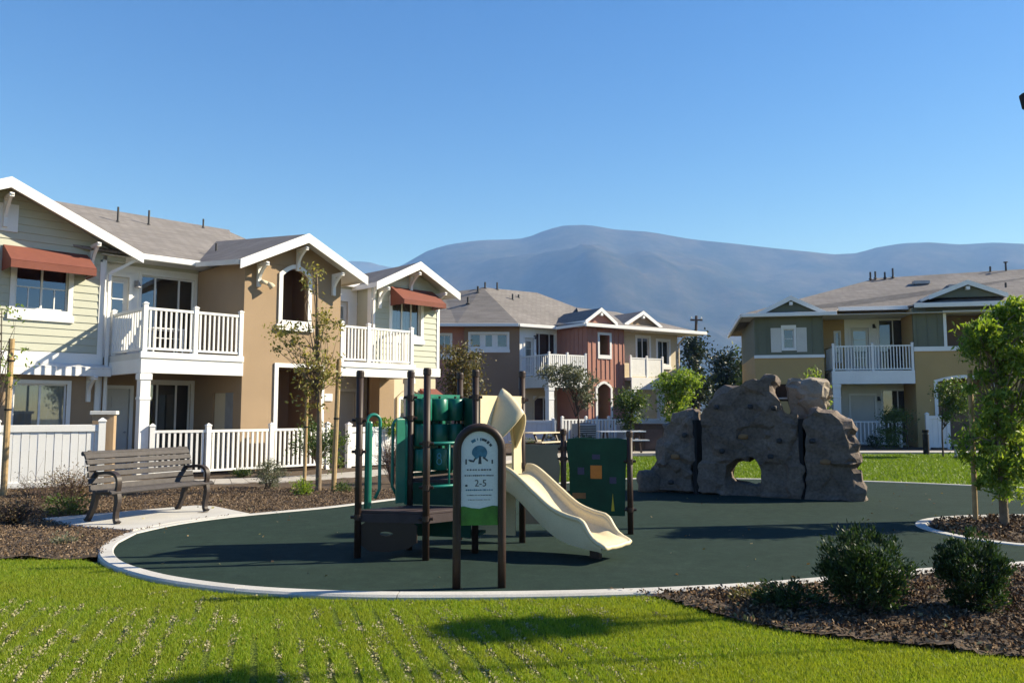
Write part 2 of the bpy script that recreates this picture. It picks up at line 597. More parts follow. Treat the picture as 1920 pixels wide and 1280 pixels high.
def ridge_mesh(ridge, dist, y0, y1, seed, nx=260, ny=90, rough=1.0, foot=1.35):
    rx, rz = [], []
    for px, py in ridge:
        a, b_, c = ray(px, py)
        rx.append(a / b_ * dist); rz.append(CAM_H + c / b_ * dist)
    X = np.linspace(rx[0], rx[-1], nx)
    Yv = np.linspace(y0, y1, ny)
    ZR = np.interp(X, rx, rz)
    V = np.zeros((ny, nx, 3))
    for j, Y in enumerate(Yv):
        t = (Y - y0) / (dist - y0) if Y <= dist else (y1 - Y) / (y1 - dist)
        t = min(1, max(0, t))
        for i, x in enumerate(X):
            n = mnoise.fractal(Vector((x / 900 + seed, Y / 900, seed)), 1.0, 2.1, 6)
            gully = abs(mnoise.noise(Vector((x / 330 + n * 0.5, Y / 1500, seed + 3))))
            k = t ** foot
            z = ZR[i] * (k + (1 - t) * t * (0.7 * n * rough - 0.4 * gully)) + (6 * n if t > 0.99 else 0)
            V[j, i] = (x * (0.55 + 0.45 * Y / dist), Y, z - 8 * (1 - t))
    idx = np.arange(ny * nx).reshape(ny, nx)
    Fq = np.stack([idx[:-1, :-1], idx[:-1, 1:], idx[1:, 1:], idx[1:, :-1]], -1).reshape(-1, 4)
    return fastmesh('hills', V.reshape(-1, 3), Fq)


tag(link('hills', ridge_mesh(RIDGE, 4000, 1500, 5000, 1.7), 'hill', smooth=True), kind='structure')
tag(link('hills', ridge_mesh([(-600, 520), (200, 530), (560, 505), (630, 484), (660, 478), (695, 478), (740, 489), (800, 500), (1000, 560)], 6000, 4800, 6900, 5.3, 90, 30), 'hill', smooth=True), kind='structure')

# haze: even air between here and the hills
hz = MB().box(-8600, 8600, -90, 8600, -1.2, 1010).mesh('haze')
hm = bpy.data.materials.new('haze')
hm.use_nodes = True
nt = hm.node_tree
nt.nodes.clear()
ho = nd(nt, 'ShaderNodeOutputMaterial')
pv = nd(nt, 'ShaderNodeVolumePrincipled')
pv.inputs['Color'].default_value = (0.21, 0.43, 1.0, 1)
pv.inputs['Absorption Color'].default_value = (1, 1, 1, 1)
pv.inputs['Density'].default_value = 0.0002
pv.inputs['Anisotropy'].default_value = 0.0
nt.links.new(pv.outputs[0], ho.inputs['Volume'])
MATS['haze'] = hm
tag(link('haze', hz, 'haze'), 'pale blue haze between the houses and the hills', 'haze', kind='stuff')

# play surface outline (world metres), closed loop, anticlockwise
FRONT = [(-4.57, 9.46), (-4.33, 8.86), (-3.98, 8.33), (-3.58, 7.92), (-3.05, 7.52), (-2.33, 7.17), (-1.64, 7.00), (-0.95, 6.93), (0.18, 6.96), (1.11, 7.07), (2.09, 7.28), (2.97, 7.57), (3.96, 7.93), (5.27, 8.32), (6.6, 8.52), (8.6, 8.6), (12.0, 8.5)]
RIGHT1 = [(12.0, 9.15), (8.6, 9.2), (6.6, 9.12), (5.85, 9.25), (5.47, 9.75), (5.33, 10.41), (5.47, 11.04), (5.89, 11.55), (6.55, 11.87), (7.6, 12.02), (10, 12.3), (14, 12.6)]
BACK = [(14, 15.3), (11.5, 15.6), (10.24, 16.1), (9.4, 16.6), (7.68, 17.6), (5.28, 18.2), (2.9, 18.3), (1.13, 17.2), (-0.61, 15.6), (-1.94, 14.1), (-2.6, 13.2), (-3.0, 12.72), (-3.54, 12.22), (-4.07, 11.69), (-4.50, 11.0), (-4.70, 10.19)]
LOOP = catmull(FRONT, 5)[:] + catmull(RIGHT1, 5)[:] + catmull(BACK, 5)
m = MB()
m.poly([(x, y, 0.05) for x, y in LOOP])
o = m.build('play_surface', 'rubber')
bm = bmesh.new(); bm.from_mesh(o.data)
bmesh.ops.triangulate(bm, faces=bm.faces); bm.to_mesh(o.data); bm.free()
tag(o, kind='structure')

# kerb: concrete segments around the surface
kerb = tag(thing('kerb', None, None), kind='structure')


def kerb_run(line, w_, seg, z1=0.062, z0=-0.05, side=-1):
    line = [Vector(p) for p in line]
    i = 0
    while i < len(line) - 1:
        part = line[i:i + seg + 1]
        rings = []
        for k, p in enumerate(part):
            g = i + k
            t = (line[min(g + 1, len(line) - 1)] - line[max(g - 1, 0)]).normalized()
            nrm = Vector((t.y, -t.x)) * (-side)
            q = p.copy()
            if k == 0:
                q += t * 0.004
            if k == len(part) - 1:
                q -= t * 0.004
            a, b_ = q, q + nrm * w_
            rings.append([(a.x, a.y, z0), (a.x, a.y, z1 - .01), (a.x + nrm.x * .012, a.y + nrm.y * .012, z1), (b_.x - nrm.x * .02, b_.y - nrm.y * .02, z1), (b_.x, b_.y, z1 - .018), (b_.x, b_.y, z0)])
        mm = MB()
        mm.loft(rings, closed=True, cap=True)
        mm.build('kerb_segment', 'concrete', kerb)
        i += seg


fl = catmull(FRONT, 5)
kerb_run(catmull([(-4.70, 10.19)] + FRONT[:14], 6), 0.155, 12, side=-1)
kerb_run(catmull(FRONT[13:], 5), 0.155, 12, side=-1)
kerb_run(catmull(RIGHT1, 5), 0.15, 12, side=-1)
kerb_run(catmull(BACK, 5), 0.15, 12, side=-1)
# long kerb edge of the far lawn is the same run

rng = np.random.default_rng(4)


def gridpoly(name, poly, step, z, amp, mat, freq=1.5, seed=0.0):
    xs = [p[0] for p in poly]; ys = [p[1] for p in poly]
    nx = int((max(xs) - min(xs)) / step) + 2; ny = int((max(ys) - min(ys)) / step) + 2
    X, Y = np.meshgrid(min(xs) + np.arange(nx) * step, min(ys) + np.arange(ny) * step)
    inside = inpoly(X[:-1, :-1] + step / 2, Y[:-1, :-1] + step / 2, poly)
    Z = np.full(X.shape, z, float)
    if amp:
        for j in range(ny):
            for i in range(nx):
                Z[j, i] += amp * mnoise.fractal(Vector((X[j, i] * freq, Y[j, i] * freq, seed)), 1.0, 2.0, 3)
    idx = np.arange(nx * ny).reshape(ny, nx)
    Fq = np.stack([idx[:-1, :-1], idx[:-1, 1:], idx[1:, 1:], idx[1:, :-1]], -1)[inside]
    used = np.unique(Fq)
    remap = np.full(nx * ny, -1); remap[used] = np.arange(len(used))
    V = np.stack([X, Y, Z], -1).reshape(-1, 3)[used]
    return tag(link(name, fastmesh(name, V, remap[Fq]), mat, smooth=True), kind='structure')


# lawns
LAWN_FRONT = [(-9, 1.5), (9, 1.5), (9, 8.4), (5, 8.2), (2, 7.2), (0, 6.9), (-2.3, 7.1), (-4.2, 8.55), (-14, 8.5)]
gridpoly('lawn', [(-9, 1.5), (12, 1.5), (12, 8.6), (-14, 8.6), (-14, 6)], 0.25, 0.018, 0.008, 'lawn')
LAWN_FAR = [(-1.2, 15.2), (0.6, 17.2), (2.8, 18.55), (5.3, 18.5), (7.8, 17.9), (9.6, 16.8), (12, 15.9), (22, 15.4), (30, 20), (30, 28.8), (22, 29.2), (15.5, 29.6), (9, 29.0), (4, 27.6), (1.2, 24.0), (-0.6, 19.0)]
gridpoly('lawn', LAWN_FAR, 0.3, 0.0, 0.02, 'lawn', seed=3)

# planting beds of bark mulch
BED_LEFT = [(-14, 8.5), (-4.5, 8.55), (-4.35, 8.75), (-4.6, 9.2), (-4.8, 10.2), (-4.62, 11.1), (-4.1, 11.85), (-3.1, 12.8), (-2.0, 14.25), (-0.9, 15.5), (-0.4, 18.5), (-0.2, 20), (-2.4, 20.3), (-3.6, 18.9), (-4.9, 17.75), (-6.6, 16.95), (-9.0, 16.6), (-14, 16.6)]
gridpoly('mulch_bed', BED_LEFT, 0.07, 0.045, 0.03, 'soil', 2.5)
BED_YARD = [(-16, 16.7), (-9, 16.75), (-7.0, 18.0), (-5.2, 19.0), (-3.9, 20.6), (-2.6, 22.4), (-1.5, 25), (-1.5, 30), (0, 36), (-6, 36), (-16, 26)]
gridpoly('mulch_bed', BED_YARD, 0.2, 0.03, 0.02, 'soil', 2.0)
BED_RIGHT = [(0.82, 7.0), (1.2, 6.86), (1.38, 6.55), (1.55, 6.25), (1.78, 5.93), (2.05, 5.72), (2.45, 5.52), (2.8, 5.36), (3.3, 5.14), (4.5, 4.9), (9, 4.6), (9, 8.4), (6.6, 8.35), (5.3, 8.15), (4.0, 7.76), (3.0, 7.4), (2.1, 7.12), (1.15, 6.93)]
gridpoly('mulch_bed', BED_RIGHT, 0.05, 0.05, 0.035, 'soil', 3.0, 7)
BED_ISLE = [(12, 9.3), (6.65, 9.27), (6.0, 9.4), (5.65, 9.8), (5.5, 10.4), (5.62, 10.95), (5.98, 11.42), (6.6, 11.72), (7.6, 11.86), (12, 12.2)]
gridpoly('mulch_bed', BED_ISLE, 0.06, 0.05, 0.03, 'soil', 3.0, 9)
BED_FAR = [(3.0, 30.4), (9, 31.2), (16, 31.3), (30, 30.6), (34, 40), (20, 42), (-2, 42), (-1.2, 36), (-1, 30)]
gridpoly('mulch_bed', BED_FAR, 0.4, 0.0, 0.02, 'soil', 2.0, 12)

# concrete: bench pad and footpath
m = MB()
PAD = [(-5.78, 10.78), (-4.83, 10.36), (-4.78, 10.6), (-4.6, 11.12), (-4.2, 11.75), (-3.9, 12.05), (-4.75, 12.95), (-5.1, 13.05), (-6.65, 11.5)]
m.extr([(x, y, 0.07) for x, y in PAD], (0, 0, -0.12))
tag(m.build('bench_pad', 'concrete', bevel=0.008), kind='structure')
PATH = catmull([(-12.5, 17.05), (-9.0, 17.1), (-6.8, 17.5), (-5.0, 18.35), (-3.5, 20.0), (-1.9, 22.6), (-0.2, 26.2), (2.2, 28.9), (5.0, 29.9), (9.0, 30.2), (16, 30.5), (24, 30.2), (34, 29.4)], 6)
path = tag(thing('footpath', None, None), kind='structure')
for i in range(0, len(PATH) - 1):
    rings = []
    for k in (0, 1):
        g = i + k
        a, b_ = Vector(PATH[max(g - 1, 0)]), Vector(PATH[min(g + 1, len(PATH) - 1)])
        t = (b_ - a).normalized()
        p = Vector(PATH[g]) + t * (0.006 if k == 0 else -0.006)
        q0, q1 = p + Vector((-t.y, t.x)) * 0.65, p - Vector((-t.y, t.x)) * 0.65
        rings.append([(q0.x, q0.y, -0.04), (q0.x, q0.y, 0.055), (q1.x, q1.y, 0.055), (q1.x, q1.y, -0.04)])
    MB().loft(rings, closed=True, cap=True).build('paving_slab', 'path_concrete', path)
# ---------------------------------------------------------------- building kit (all in a building's own frame: x along the front, y to the back, z up)
def wall(root, name, mat, x0, x1, z0, z1, y, holes=(), th=0.16):
    """front wall at plane y with rectangular openings (hx0,hx1,hz0,hz1), th thick towards the back"""
    xs = sorted({x0, x1} | {max(x0, min(x1, h[i])) for h in holes for i in (0, 1)})
    zs = sorted({z0, z1} | {max(z0, min(z1, h[i])) for h in holes for i in (2, 3)})
    m = MB()
    for a, b_ in zip(xs, xs[1:]):
        run = None
        for c, d in zip(zs, zs[1:]):
            cx, cz = (a + b_) / 2, (c + d) / 2
            solid = not any(h[0] < cx < h[1] and h[2] < cz < h[3] for h in holes)
            if solid:
                run = (run[0], d) if run else (c, d)
            if (not solid or d == zs[-1]) and run:
                m.box(a, b_, y, y + th, run[0], run[1])
                run = None
    return m.build(name, mat, root)


def side_wall(root, name, mat, x, y0, y1, z0, z1, holes=(), th=0.16, sgn=1):
    ys = sorted({y0, y1} | {h[i] for h in holes for i in (0, 1)})
    zs = sorted({z0, z1} | {h[i] for h in holes for i in (2, 3)})
    m = MB()
    for a, b_ in zip(ys, ys[1:]):
        for c, d in zip(zs, zs[1:]):
            cy, cz = (a + b_) / 2, (c + d) / 2
            if not any(h[0] < cy < h[1] and h[2] < cz < h[3] for h in holes):
                m.box(min(x, x + sgn * th), max(x, x + sgn * th), a, b_, c, d)
    return m.build(name, mat, root)


def window(root, x0, x1, z0, z1, y, cols=2, rows=1, trim=0.11, sill=True, curtain=0, sash=0.045, head=0.0, depth=0.35, name='window', mat='white', th=0.16, mull=None):
    """casing around the opening, sash bars, panes and a dark room behind; curtain = share of the width that is curtained"""
    m = MB()
    if trim:
        m.box(x0 - trim, x0, y - 0.035, y + 0.03, z0 - trim, z1 + trim + head)
        m.box(x1, x1 + trim, y - 0.035, y + 0.03, z0 - trim, z1 + trim + head)
        m.box(x0, x1, y - 0.035, y + 0.03, z1, z1 + trim + head)
        m.box(x0, x1, y - 0.035, y + 0.03, z0 - trim, z0)
    f = 0.04
    yf = y + 0.05
    m.box(x0, x0 + f, yf, yf + 0.05, z0, z1); m.box(x1 - f, x1, yf, yf + 0.05, z0, z1)
    m.box(x0 + f, x1 - f, yf, yf + 0.05, z0, z0 + f); m.box(x0 + f, x1 - f, yf, yf + 0.05, z1 - f, z1)
    win = m.build(name, mat, root)
    cuts = mull or [i / cols for i in range(1, cols)]
    for c in cuts:
        xm = x0 + (x1 - x0) * c
        MB().box(xm - sash / 2, xm + sash / 2, yf + 0.004, yf + 0.046, z0 + f, z1 - f).build('mullion', mat, win)
    for i in range(1, rows):
        zm = z0 + (z1 - z0) * i / rows
        MB().box(x0 + f, x1 - f, yf + 0.008, yf + 0.042, zm - 0.014, zm + 0.014).build('glazing_bar', mat, win)
    ed = [0] + list(cuts) + [1]
    for a, b_ in zip(ed, ed[1:]):
        xa, xb = x0 + (x1 - x0) * a, x0 + (x1 - x0) * b_
        MB().poly([(xa + 0.02, yf + 0.025, z0 + 0.02), (xb - 0.02, yf + 0.025, z0 + 0.02), (xb - 0.02, yf + 0.025, z1 - 0.02), (xa + 0.02, yf + 0.025, z1 - 0.02)]).build('pane', 'glass', win)
    if sill and trim:
        MB().box(x0 - trim - 0.03, x1 + trim + 0.03, y - 0.07, y + 0.02, z0 - trim - 0.16, z0 - trim - 0.003).build('sill', mat, win)
    # room behind the glass
    d0, d1 = y + th + 0.002, y + th + depth
    mm = MB()
    mm.poly([(x0, d1, z0), (x1, d1, z0), (x1, d1, z1), (x0, d1, z1)])
    mm.poly([(x0, d0, z0), (x0, d1, z0), (x0, d1, z1), (x0, d0, z1)])
    mm.poly([(x1, d0, z0), (x1, d1, z0), (x1, d1, z1), (x1, d0, z1)])
    mm.poly([(x0, d0, z0), (x1, d0, z0), (x1, d1, z0), (x0, d1, z0)])
    mm.poly([(x0, d0, z1), (x1, d0, z1), (x1, d1, z1), (x0, d1, z1)])
    mm.build('room', 'interior', win)
    if curtain:
        n = 40
        cx = np.linspace(x0 + 0.02, x0 + (x1 - x0) * curtain, n)
        rings = [[(float(x), y + th - 0.02 + 0.018 * math.sin(i * 1.5), zz) for i, x in enumerate(cx)] for zz in (z0 + 0.02, z1 - 0.02)]
        MB().loft(rings).build('curtain', 'curtain', win, smooth=True)
    return win


def door(root, x0, x1, z0, z1, y, mat='offwhite', glazed=True, trim=0.09, knob=1):
    m = MB()
    m.box(x0, x1, y + 0.06, y + 0.11, z0, z1)
    d = m.build('door', mat, root)
    t = MB()
    t.box(x0 - trim, x0, y - 0.03, y + 0.05, z0, z1 + trim); t.box(x1, x1 + trim, y - 0.03, y + 0.05, z0, z1 + trim)
    t.box(x0, x1, y - 0.03, y + 0.05, z1, z1 + trim)
    t.build('door_frame', 'white', d)
    w_ = x1 - x0
    if glazed:
        n = 4
        za, zb = z0 + 0.25, z1 - 0.15
        MB().box(x0 + 0.13, x1 - 0.13, y + 0.052, y + 0.0605, za, zb).build('pane', 'glass', d)
        for i in range(n + 1):
            zz = za + (zb - za) * i / n
            MB().box(x0 + 0.12, x1 - 0.12, y + 0.038, y + 0.058, zz - 0.014, zz + 0.014).build('glazing_bar', 'white', d)
    else:
        for za, zb in ((z0 + 0.2, z0 + 0.85), (z0 + 1.0, z1 - 0.2)):
            MB().box(x0 + 0.12, x1 - 0.12, y + 0.046, y + 0.061, za, zb).build('door_panel', mat, d)
    xk = x1 - 0.09 if knob > 0 else x0 + 0.09
    MB().tube([(xk, y + 0.06, z0 + 0.98), (xk, y - 0.01, z0 + 0.98)], [0.012, 0.03], 8).build('handle', 'metal_grey', d)
    return d


def railing(root, p, q, z0, z1, name='railing', posts=(1, 1), mid=0, step=0.115, mat='white', post_w=0.1, cap=True, pick_w=0.04, lift=0.08, extra=0.07):
    """rail from p to q (local xy), rails + balusters + posts"""
    p, q = Vector(p), Vector(q)
    L = (q - p).length
    an = math.atan2(q.y - p.y, q.x - p.x)
    r = MB().bar((p.x, p.y, z1 - 0.03), (q.x, q.y, z1 - 0.03), 0.065, 0.06).build(name, mat, root)
    MB().bar((p.x, p.y, z0 + lift), (q.x, q.y, z0 + lift), 0.05, 0.05).build('bottom_rail', mat, r)
    n = max(2, int(round(L / step)))
    me = MB().box(-pick_w / 2, pick_w / 2, -pick_w / 2 * .9, pick_w / 2 * .9, 0, z1 - 0.06 - z0 - lift - 0.02).mesh('baluster')
    for i in range(1, n):
        pt = p + (q - p) * (i / n)
        link('baluster', me, mat, r, loc=(pt.x, pt.y, z0 + lift + 0.02), rz=an)
    ps = ([0] if posts[0] else []) + [(k + 1) / (mid + 1) for k in range(mid)] + ([1] if posts[1] else [])
    pe = None
    for t in ps:
        if pe is None:
            h = z1 + extra - z0
            mm = MB().box(-post_w / 2, post_w / 2, -post_w / 2, post_w / 2, 0, h)
            if cap:
                c = post_w / 2 + 0.012
                mm.box(-c, c, -c, c, h, h + 0.02)
                mm.loft([[(-c, -c, h + .02), (c, -c, h + .02), (c, c, h + .02), (-c, c, h + .02)], [(-.01, -.01, h + .055), (.01, -.01, h + .055), (.01, .01, h + .055), (-.01, .01, h + .055)]], closed=True, cap=True)
            pe = mm.mesh('post')
        pt = p + (q - p) * t
        link('post', pe, mat, r, loc=(pt.x, pt.y, z0), rz=an)
    return r


def slab(root, name, mat, pts, th=0.05):
    return MB().extr(pts, (0, 0, -th)).build(name, mat, root)


def siding(wallobj, x0, x1, z0, z1, y, holes=(), step=0.185, mat='sage', gable=None):
    """each board a part of the wall; gable = (xc, zpeak, slope) clips the ends"""
    k = 0
    z = z0
    while z < z1 - 0.02:
        zt = min(z + step, z1)
        a, b_ = x0, x1
        if gable:
            xc, zp, sl = gable
            hw = max(0, (zp - z) / sl)
            hw2 = max(0, (zp - zt) / sl)
            a, b_ = max(x0, xc - hw), min(x1, xc + hw)
            a2, b2 = max(x0, xc - hw2), min(x1, xc + hw2)
        else:
            a2, b2 = a, b_
        segs = [(a, b_, a2, b2)]
        for h in holes:
            if h[2] < (z + zt) / 2 < h[3]:
                ns = []
                for s in segs:
                    if h[0] > s[0] and h[1] < s[1]:
                        ns += [(s[0], h[0], s[2], h[0]), (h[1], s[1], h[1], s[3])]
                    elif h[0] <= s[0] < h[1] < s[1]:
                        ns.append((h[1], s[1], h[1], s[3]))
                    elif s[0] < h[0] < s[1] <= h[1]:
                        ns.append((s[0], h[0], s[2], h[0]))
                    elif h[0] <= s[0] and s[1] <= h[1]:
                        pass
                    else:
                        ns.append(s)
                segs = ns
        for s in segs:
            if s[1] - s[0] < 0.03:
                continue
            m = MB()
            jz = z + 0.002
            p = [(s[0], y - 0.030, jz), (s[1], y - 0.030, jz), (s[3], y - 0.010, zt), (s[2], y - 0.010, zt)]
            q = [(s[0], y - 0.001, jz), (s[1], y - 0.001, jz), (s[3], y - 0.001, zt), (s[2], y - 0.001, zt)]
            m.loft([p, q], closed=True, cap=True)
            m.build('siding_board', mat, wallobj)
        z = zt


_BR = {}


def bracket(root, x, z, y, h=0.62, out=0.48, w_=0.09, mat='white'):
    """knee brace under a rake: wall leg, top arm and a curved strut; projects towards -y"""
    key = (h, out, w_, mat)
    if key not in _BR:
        m = MB()
        m.box(-w_ / 2, w_ / 2, -w_, 0, -h, 0)
        m.box(-w_ / 2, w_ / 2, -out, -w_, -w_, 0)
        pts = []
        n = 8
        for i in range(n + 1):
            t = i / n
            pts.append((-(out - 0.03) * t ** 1.6 - 0.03, -h + 0.04 + (h - 0.06) * t ** 0.62))
        prof = [(yy - 0.035, zz - 0.02) for yy, zz in pts] + [(yy + 0.02, zz + 0.03) for yy, zz in reversed(pts)]
        top = [(-w_ * .35, a, b_) for a, b_ in prof]
        for i in range(n):
            a, b_, c, d = prof[i], prof[i + 1], prof[-2 - i], prof[-1 - i]
            m.extr([(-w_ * .35, *a), (-w_ * .35, *b_), (-w_ * .35, *c), (-w_ * .35, *d)], (w_ * .7, 0, 0))
        _BR[key] = m.mesh('bracket')
    return link('bracket', _BR[key], mat, root, loc=(x, y, z))


def gable_roof(root, xc, hw, zp, slope, yf, yb, th=0.06, board=0.24, mat='shingle', left=True, right=True, boards=True, xl=None, xr=None):
    """two roof planes falling from a ridge that runs back from yf to yb, rake boards along the front"""
    out = []
    for sg, use, lim in ((-1, left, xl), (1, right, xr)):
        if not use:
            continue
        x1 = lim if lim is not None else xc + sg * hw
        z1 = zp - abs(x1 - xc) * slope
        p = [(xc, yf, zp), (x1, yf, z1), (x1, yb, z1), (xc, yb, zp)]
        ro = slab(root, 'roof', mat, p, th)
        out.append(ro)
        so = [(a, b_ + (0.03 if b_ == yf else 0), c - th - 0.004) for a, b_, c in p]
        slab(root, 'soffit', 'offwhite', so, 0.02)
        if boards:
            bp = [(xc, yf - 0.035, zp + 0.012), (x1 + sg * 0.03, yf - 0.035, z1 + 0.012 - 0.03 * slope), (x1 + sg * 0.03, yf - 0.035, z1 + 0.012 - 0.03 * slope - board), (xc, yf - 0.035, zp - board + 0.0)]
            MB().extr(bp, (0, 0.034, 0)).build('rake_board', 'white', root)
            if sg > 0 or True:
                MB().box(min(x1, x1 + sg * 0.03), max(x1, x1 + sg * 0.03), yf + 0.002, yb, z1 - 0.15, z1 - 0.005).build('gutter', 'white', root)
    return out


def gutter(root, p, q, z, h=0.13, w_=0.1):
    m = MB().bar((p[0], p[1], z - h / 2), (q[0], q[1], z - h / 2), w_, h)
    return m.build('gutter', 'white', root, bevel=0.015)


def vent(root, x, y, z, h=0.4, r=0.035, cap=False):
    m = MB().tube([(x, y, z - 0.1), (x, y, z + h)], r, 8)
    if cap:
        m.tube([(x, y, z + h + 0.02), (x, y, z + h + 0.05)], [r * 2.4, r * 2.2], 8)
        m.tube([(x, y, z + h), (x, y, z + h + 0.02)], [r, r * 2.4], 8)
    m.tube([(x, y, z - 0.02), (x, y, z + 0.05)], [r * 2.2, r * 1.1], 8)
    return m.build('roof_vent', 'pipe', root)


def awning(root, x0, x1, z_top, z_low, out, y, val=0.14):
    m = MB()
    m.poly([(x0, y, z_top), (x1, y, z_top), (x1, y - out, z_low), (x0, y - out, z_low)])
    m.poly([(x0, y - out, z_low), (x1, y - out, z_low), (x1, y - out, z_low - val), (x0, y - out, z_low - val)])
    for x in (x0, x1):
        m.poly([(x, y, z_top), (x, y - out, z_low), (x, y - out, z_low - val), (x, y, z_low - val)])
    a = m.build('awning', 'awning', root)
    so = a.modifiers.new('cloth', 'SOLIDIFY'); so.thickness = 0.012
    for x in (x0 + 0.03, x1 - 0.03):
        MB().tube([(x, y - 0.01, z_low - val + 0.05), (x, y - out + 0.03, z_low - val + 0.05)], 0.012, 6).build('awning_arm', 'metal_grey', a)
    return a


def column(root, x0, x1, y0, y1, z0, z1, mat='white'):
    m = MB().box(x0, x1, y0, y1, z0, z1)
    e = 0.025
    m.box(x0 - e, x1 + e, y0 - e, y1 + e, z1 - 0.16, z1 - 0.02)
    m.box(x0 - e * .6, x1 + e * .6, y0 - e * .6, y1 + e * .6, z1 - 0.62, z1 - 0.56)
    m.box(x0 - e, x1 + e, y0 - e, y1 + e, z0, z0 + 0.22)
    return m.build('column', mat, root, bevel=0.006)


def downspout(root, pts, mat='white'):
    m = MB()
    for a, b_ in zip(pts, pts[1:]):
        m.bar(a, b_, 0.07, 0.055, up=(0, 1, 0))
    return m.build('downspout', mat, root)


def wall_lamp(root, x, y, z, mat='metal_grey'):
    m = MB().box(x - 0.05, x + 0.05, y - 0.03, y, z - 0.08, z + 0.1)
    m.tube([(x, y - 0.03, z + 0.05), (x, y - 0.12, z + 0.09), (x, y - 0.16, z + 0.03)], 0.018, 6)
    m.tube([(x, y - 0.16, z + 0.05), (x, y - 0.16, z - 0.02), (x, y - 0.16, z - 0.1)], [0.03, 0.055, 0.085], 10)
    return m.build('wall_lamp', mat, root, smooth=False)


def belly_band(root, x0, x1, y, z0, z1, mat='white', out=0.05):
    return MB().box(x0, x1, y - out, y, z0, z1).build('trim_board', mat, root)


def tri(root, name, mat, xc, hw, zp, slope, y, zbase, th=0.16):
    hw = min(hw, (zp - zbase) / slope)
    zs = zp - hw * slope
    pts = [(xc - hw, y, zbase), (xc + hw, y, zbase), (xc + hw, y, zs), (xc, y, zp), (xc - hw, y, zs)]
    if zs - zbase < 1e-3:
        pts = [(xc - hw, y, zbase), (xc + hw, y, zbase), (xc, y, zp)]
    return MB().extr(pts, (0, th, 0)).build(name, mat, root)


def arch_trim(root, x0, x1, z0, zs, zp, y, w_=0.11, mat='white', sill=True, name='arch_frame', out=0.04):
    """frame of an opening with straight jambs to zs and a shallow pointed/segment head to zp"""
    n = 8
    def head(xa, xb, za, zb):
        pts = []
        for i in range(n + 1):
            t = i / n
            pts.append((xa + (xb - xa) * t, za + (zb - za) * (1 - abs(2 * t - 1) ** 1.7)))
        return pts
    inn = [(x0, z0)] + head(x0, x1, zs, zp) + [(x1, z0)]
    outr = [(x0 - w_, z0 if not sill else z0 - w_)] + head(x0 - w_, x1 + w_, zs + w_ * 0.5, zp + w_) + [(x1 + w_, z0 if not sill else z0 - w_)]
    m = MB()
    for i in range(len(inn) - 1):
        q = [inn[i], inn[i + 1], outr[i + 1], outr[i]]
        m.extr([(a, y - out, b_) for a, b_ in q], (0, out + 0.02, 0))
    if sill:
        m.box(x0, x1, y - out, y + 0.02, z0 - w_, z0)
    return m.build(name, mat, root)


# ---------------------------------------------------------------- left building: sage gable, tan gable, sage gable
B1 = thing('apartment_building', 'two storey apartment block with sage and tan gables behind the bench', 'building', (-8.57, 18.5, 0), R(45))
ZF = 2.95          # upper floor level
YA, YBK, YC = 2.2, 2.8, 1.4
# gable A (sage siding)
winA = (-2.13, -1.0, 3.98, 5.08)
winA0 = (-4.6, -3.4, 3.98, 5.08)
hA = [winA, winA0]
wa = wall(B1, 'wall', 'sage', -5.2, -0.3, ZF + 0.03, 5.36, YA, hA)
siding(wa, -5.2, -0.3, ZF + 0.05, 6.86, YA, [(winA[0] - .12, winA[1] + .12, winA[2] - .12, winA[3] + .12), (winA0[0] - .12, winA0[1] + .12, winA0[2] - .12, winA0[3] + .12), (-2.75, -2.15, 5.75, 6.4)], gable=(-2.45, 6.80, 0.46))
tri(B1, 'gable_wall', 'sage', -2.45, 2.75, 6.74, 0.46, YA, 5.365)
window(B1, *winA[:2], winA[2], winA[3], YA, 2, 1, curtain=0)
for xx in (-1.84, -1.28):
    MB().box(xx - .012, xx + .012, YA + .055, YA + .075, 4.02, 4.5).build('glazing_bar', 'white', B1)
MB().box(-2.09, -1.04, YA + .056, YA + .074, 4.49, 4.515).build('glazing_bar', 'white', B1)
window(B1, *winA0[:2], winA0[2], winA0[3], YA, 2, 1)
awning(B1, -2.42, -0.62, 5.42, 4.98, 0.75, YA - 0.03, 0.17)
awning(B1, -4.9, -3.1, 5.42, 4.98, 0.75, YA - 0.03, 0.17)
MB().box(-2.75, -2.15, YA - 0.05, YA - .002, 5.75, 6.4).build('gable_vent', 'white', B1)
gable_roof(B1, -2.45, 2.95, 6.90, 0.46, 1.62, 7.5, xr=0.50)
for xx in (-2.42, -0.52, -4.4):
    zt = 6.90 - abs(xx + 2.45) * 0.46 - 0.33
    bracket(B1, xx, zt, YA - 0.03, 0.72, 0.55)
MB().box(-0.30, -0.18, YA - 0.04, YA + 0.2, 0, 5.3).build('corner_board', 'white', B1)
belly_band(B1, -5.2, -0.18, YA, 2.72, ZF + 0.03)
winAL = (-2.05, -0.92, 0.9, 2.22)
wall(B1, 'wall', 'tan', -5.2, -0.3, 0, 2.71, YA + 0.02, [winAL])
window(B1, *winAL, YA + 0.02, 2, 1, curtain=1.0, trim=0.09)
MB().box(-5.2, -0.05, YA - 0.36, YA - 0.25, 2.42, 2.6).build('porch_beam', 'white', B1)
MB().extr([(-5.2, YA - .36, 2.605), (-0.05, YA - .36, 2.605), (-0.05, YA, 2.70), (-5.2, YA, 2.70)], (0, 0, 0.03)).build('porch_roof', 'white', B1)
bracket(B1, -0.45, 2.42, YA + 0.02, 0.62, 0.55)
bracket(B1, -4.2, 2.42, YA + 0.02, 0.62, 0.55)
side_wall(B1, 'wall', 'white', -0.14, YA, YBK, 0, 5.5, th=0.1, sgn=-1)
downspout(B1, [(-0.10, YA - 0.12, 5.0), (-0.10, YA - 0.12, 0.1)])
downspout(B1, [(0.45, YA - 0.45, 5.42), (-0.10, YA - 0.12, 5.02)])

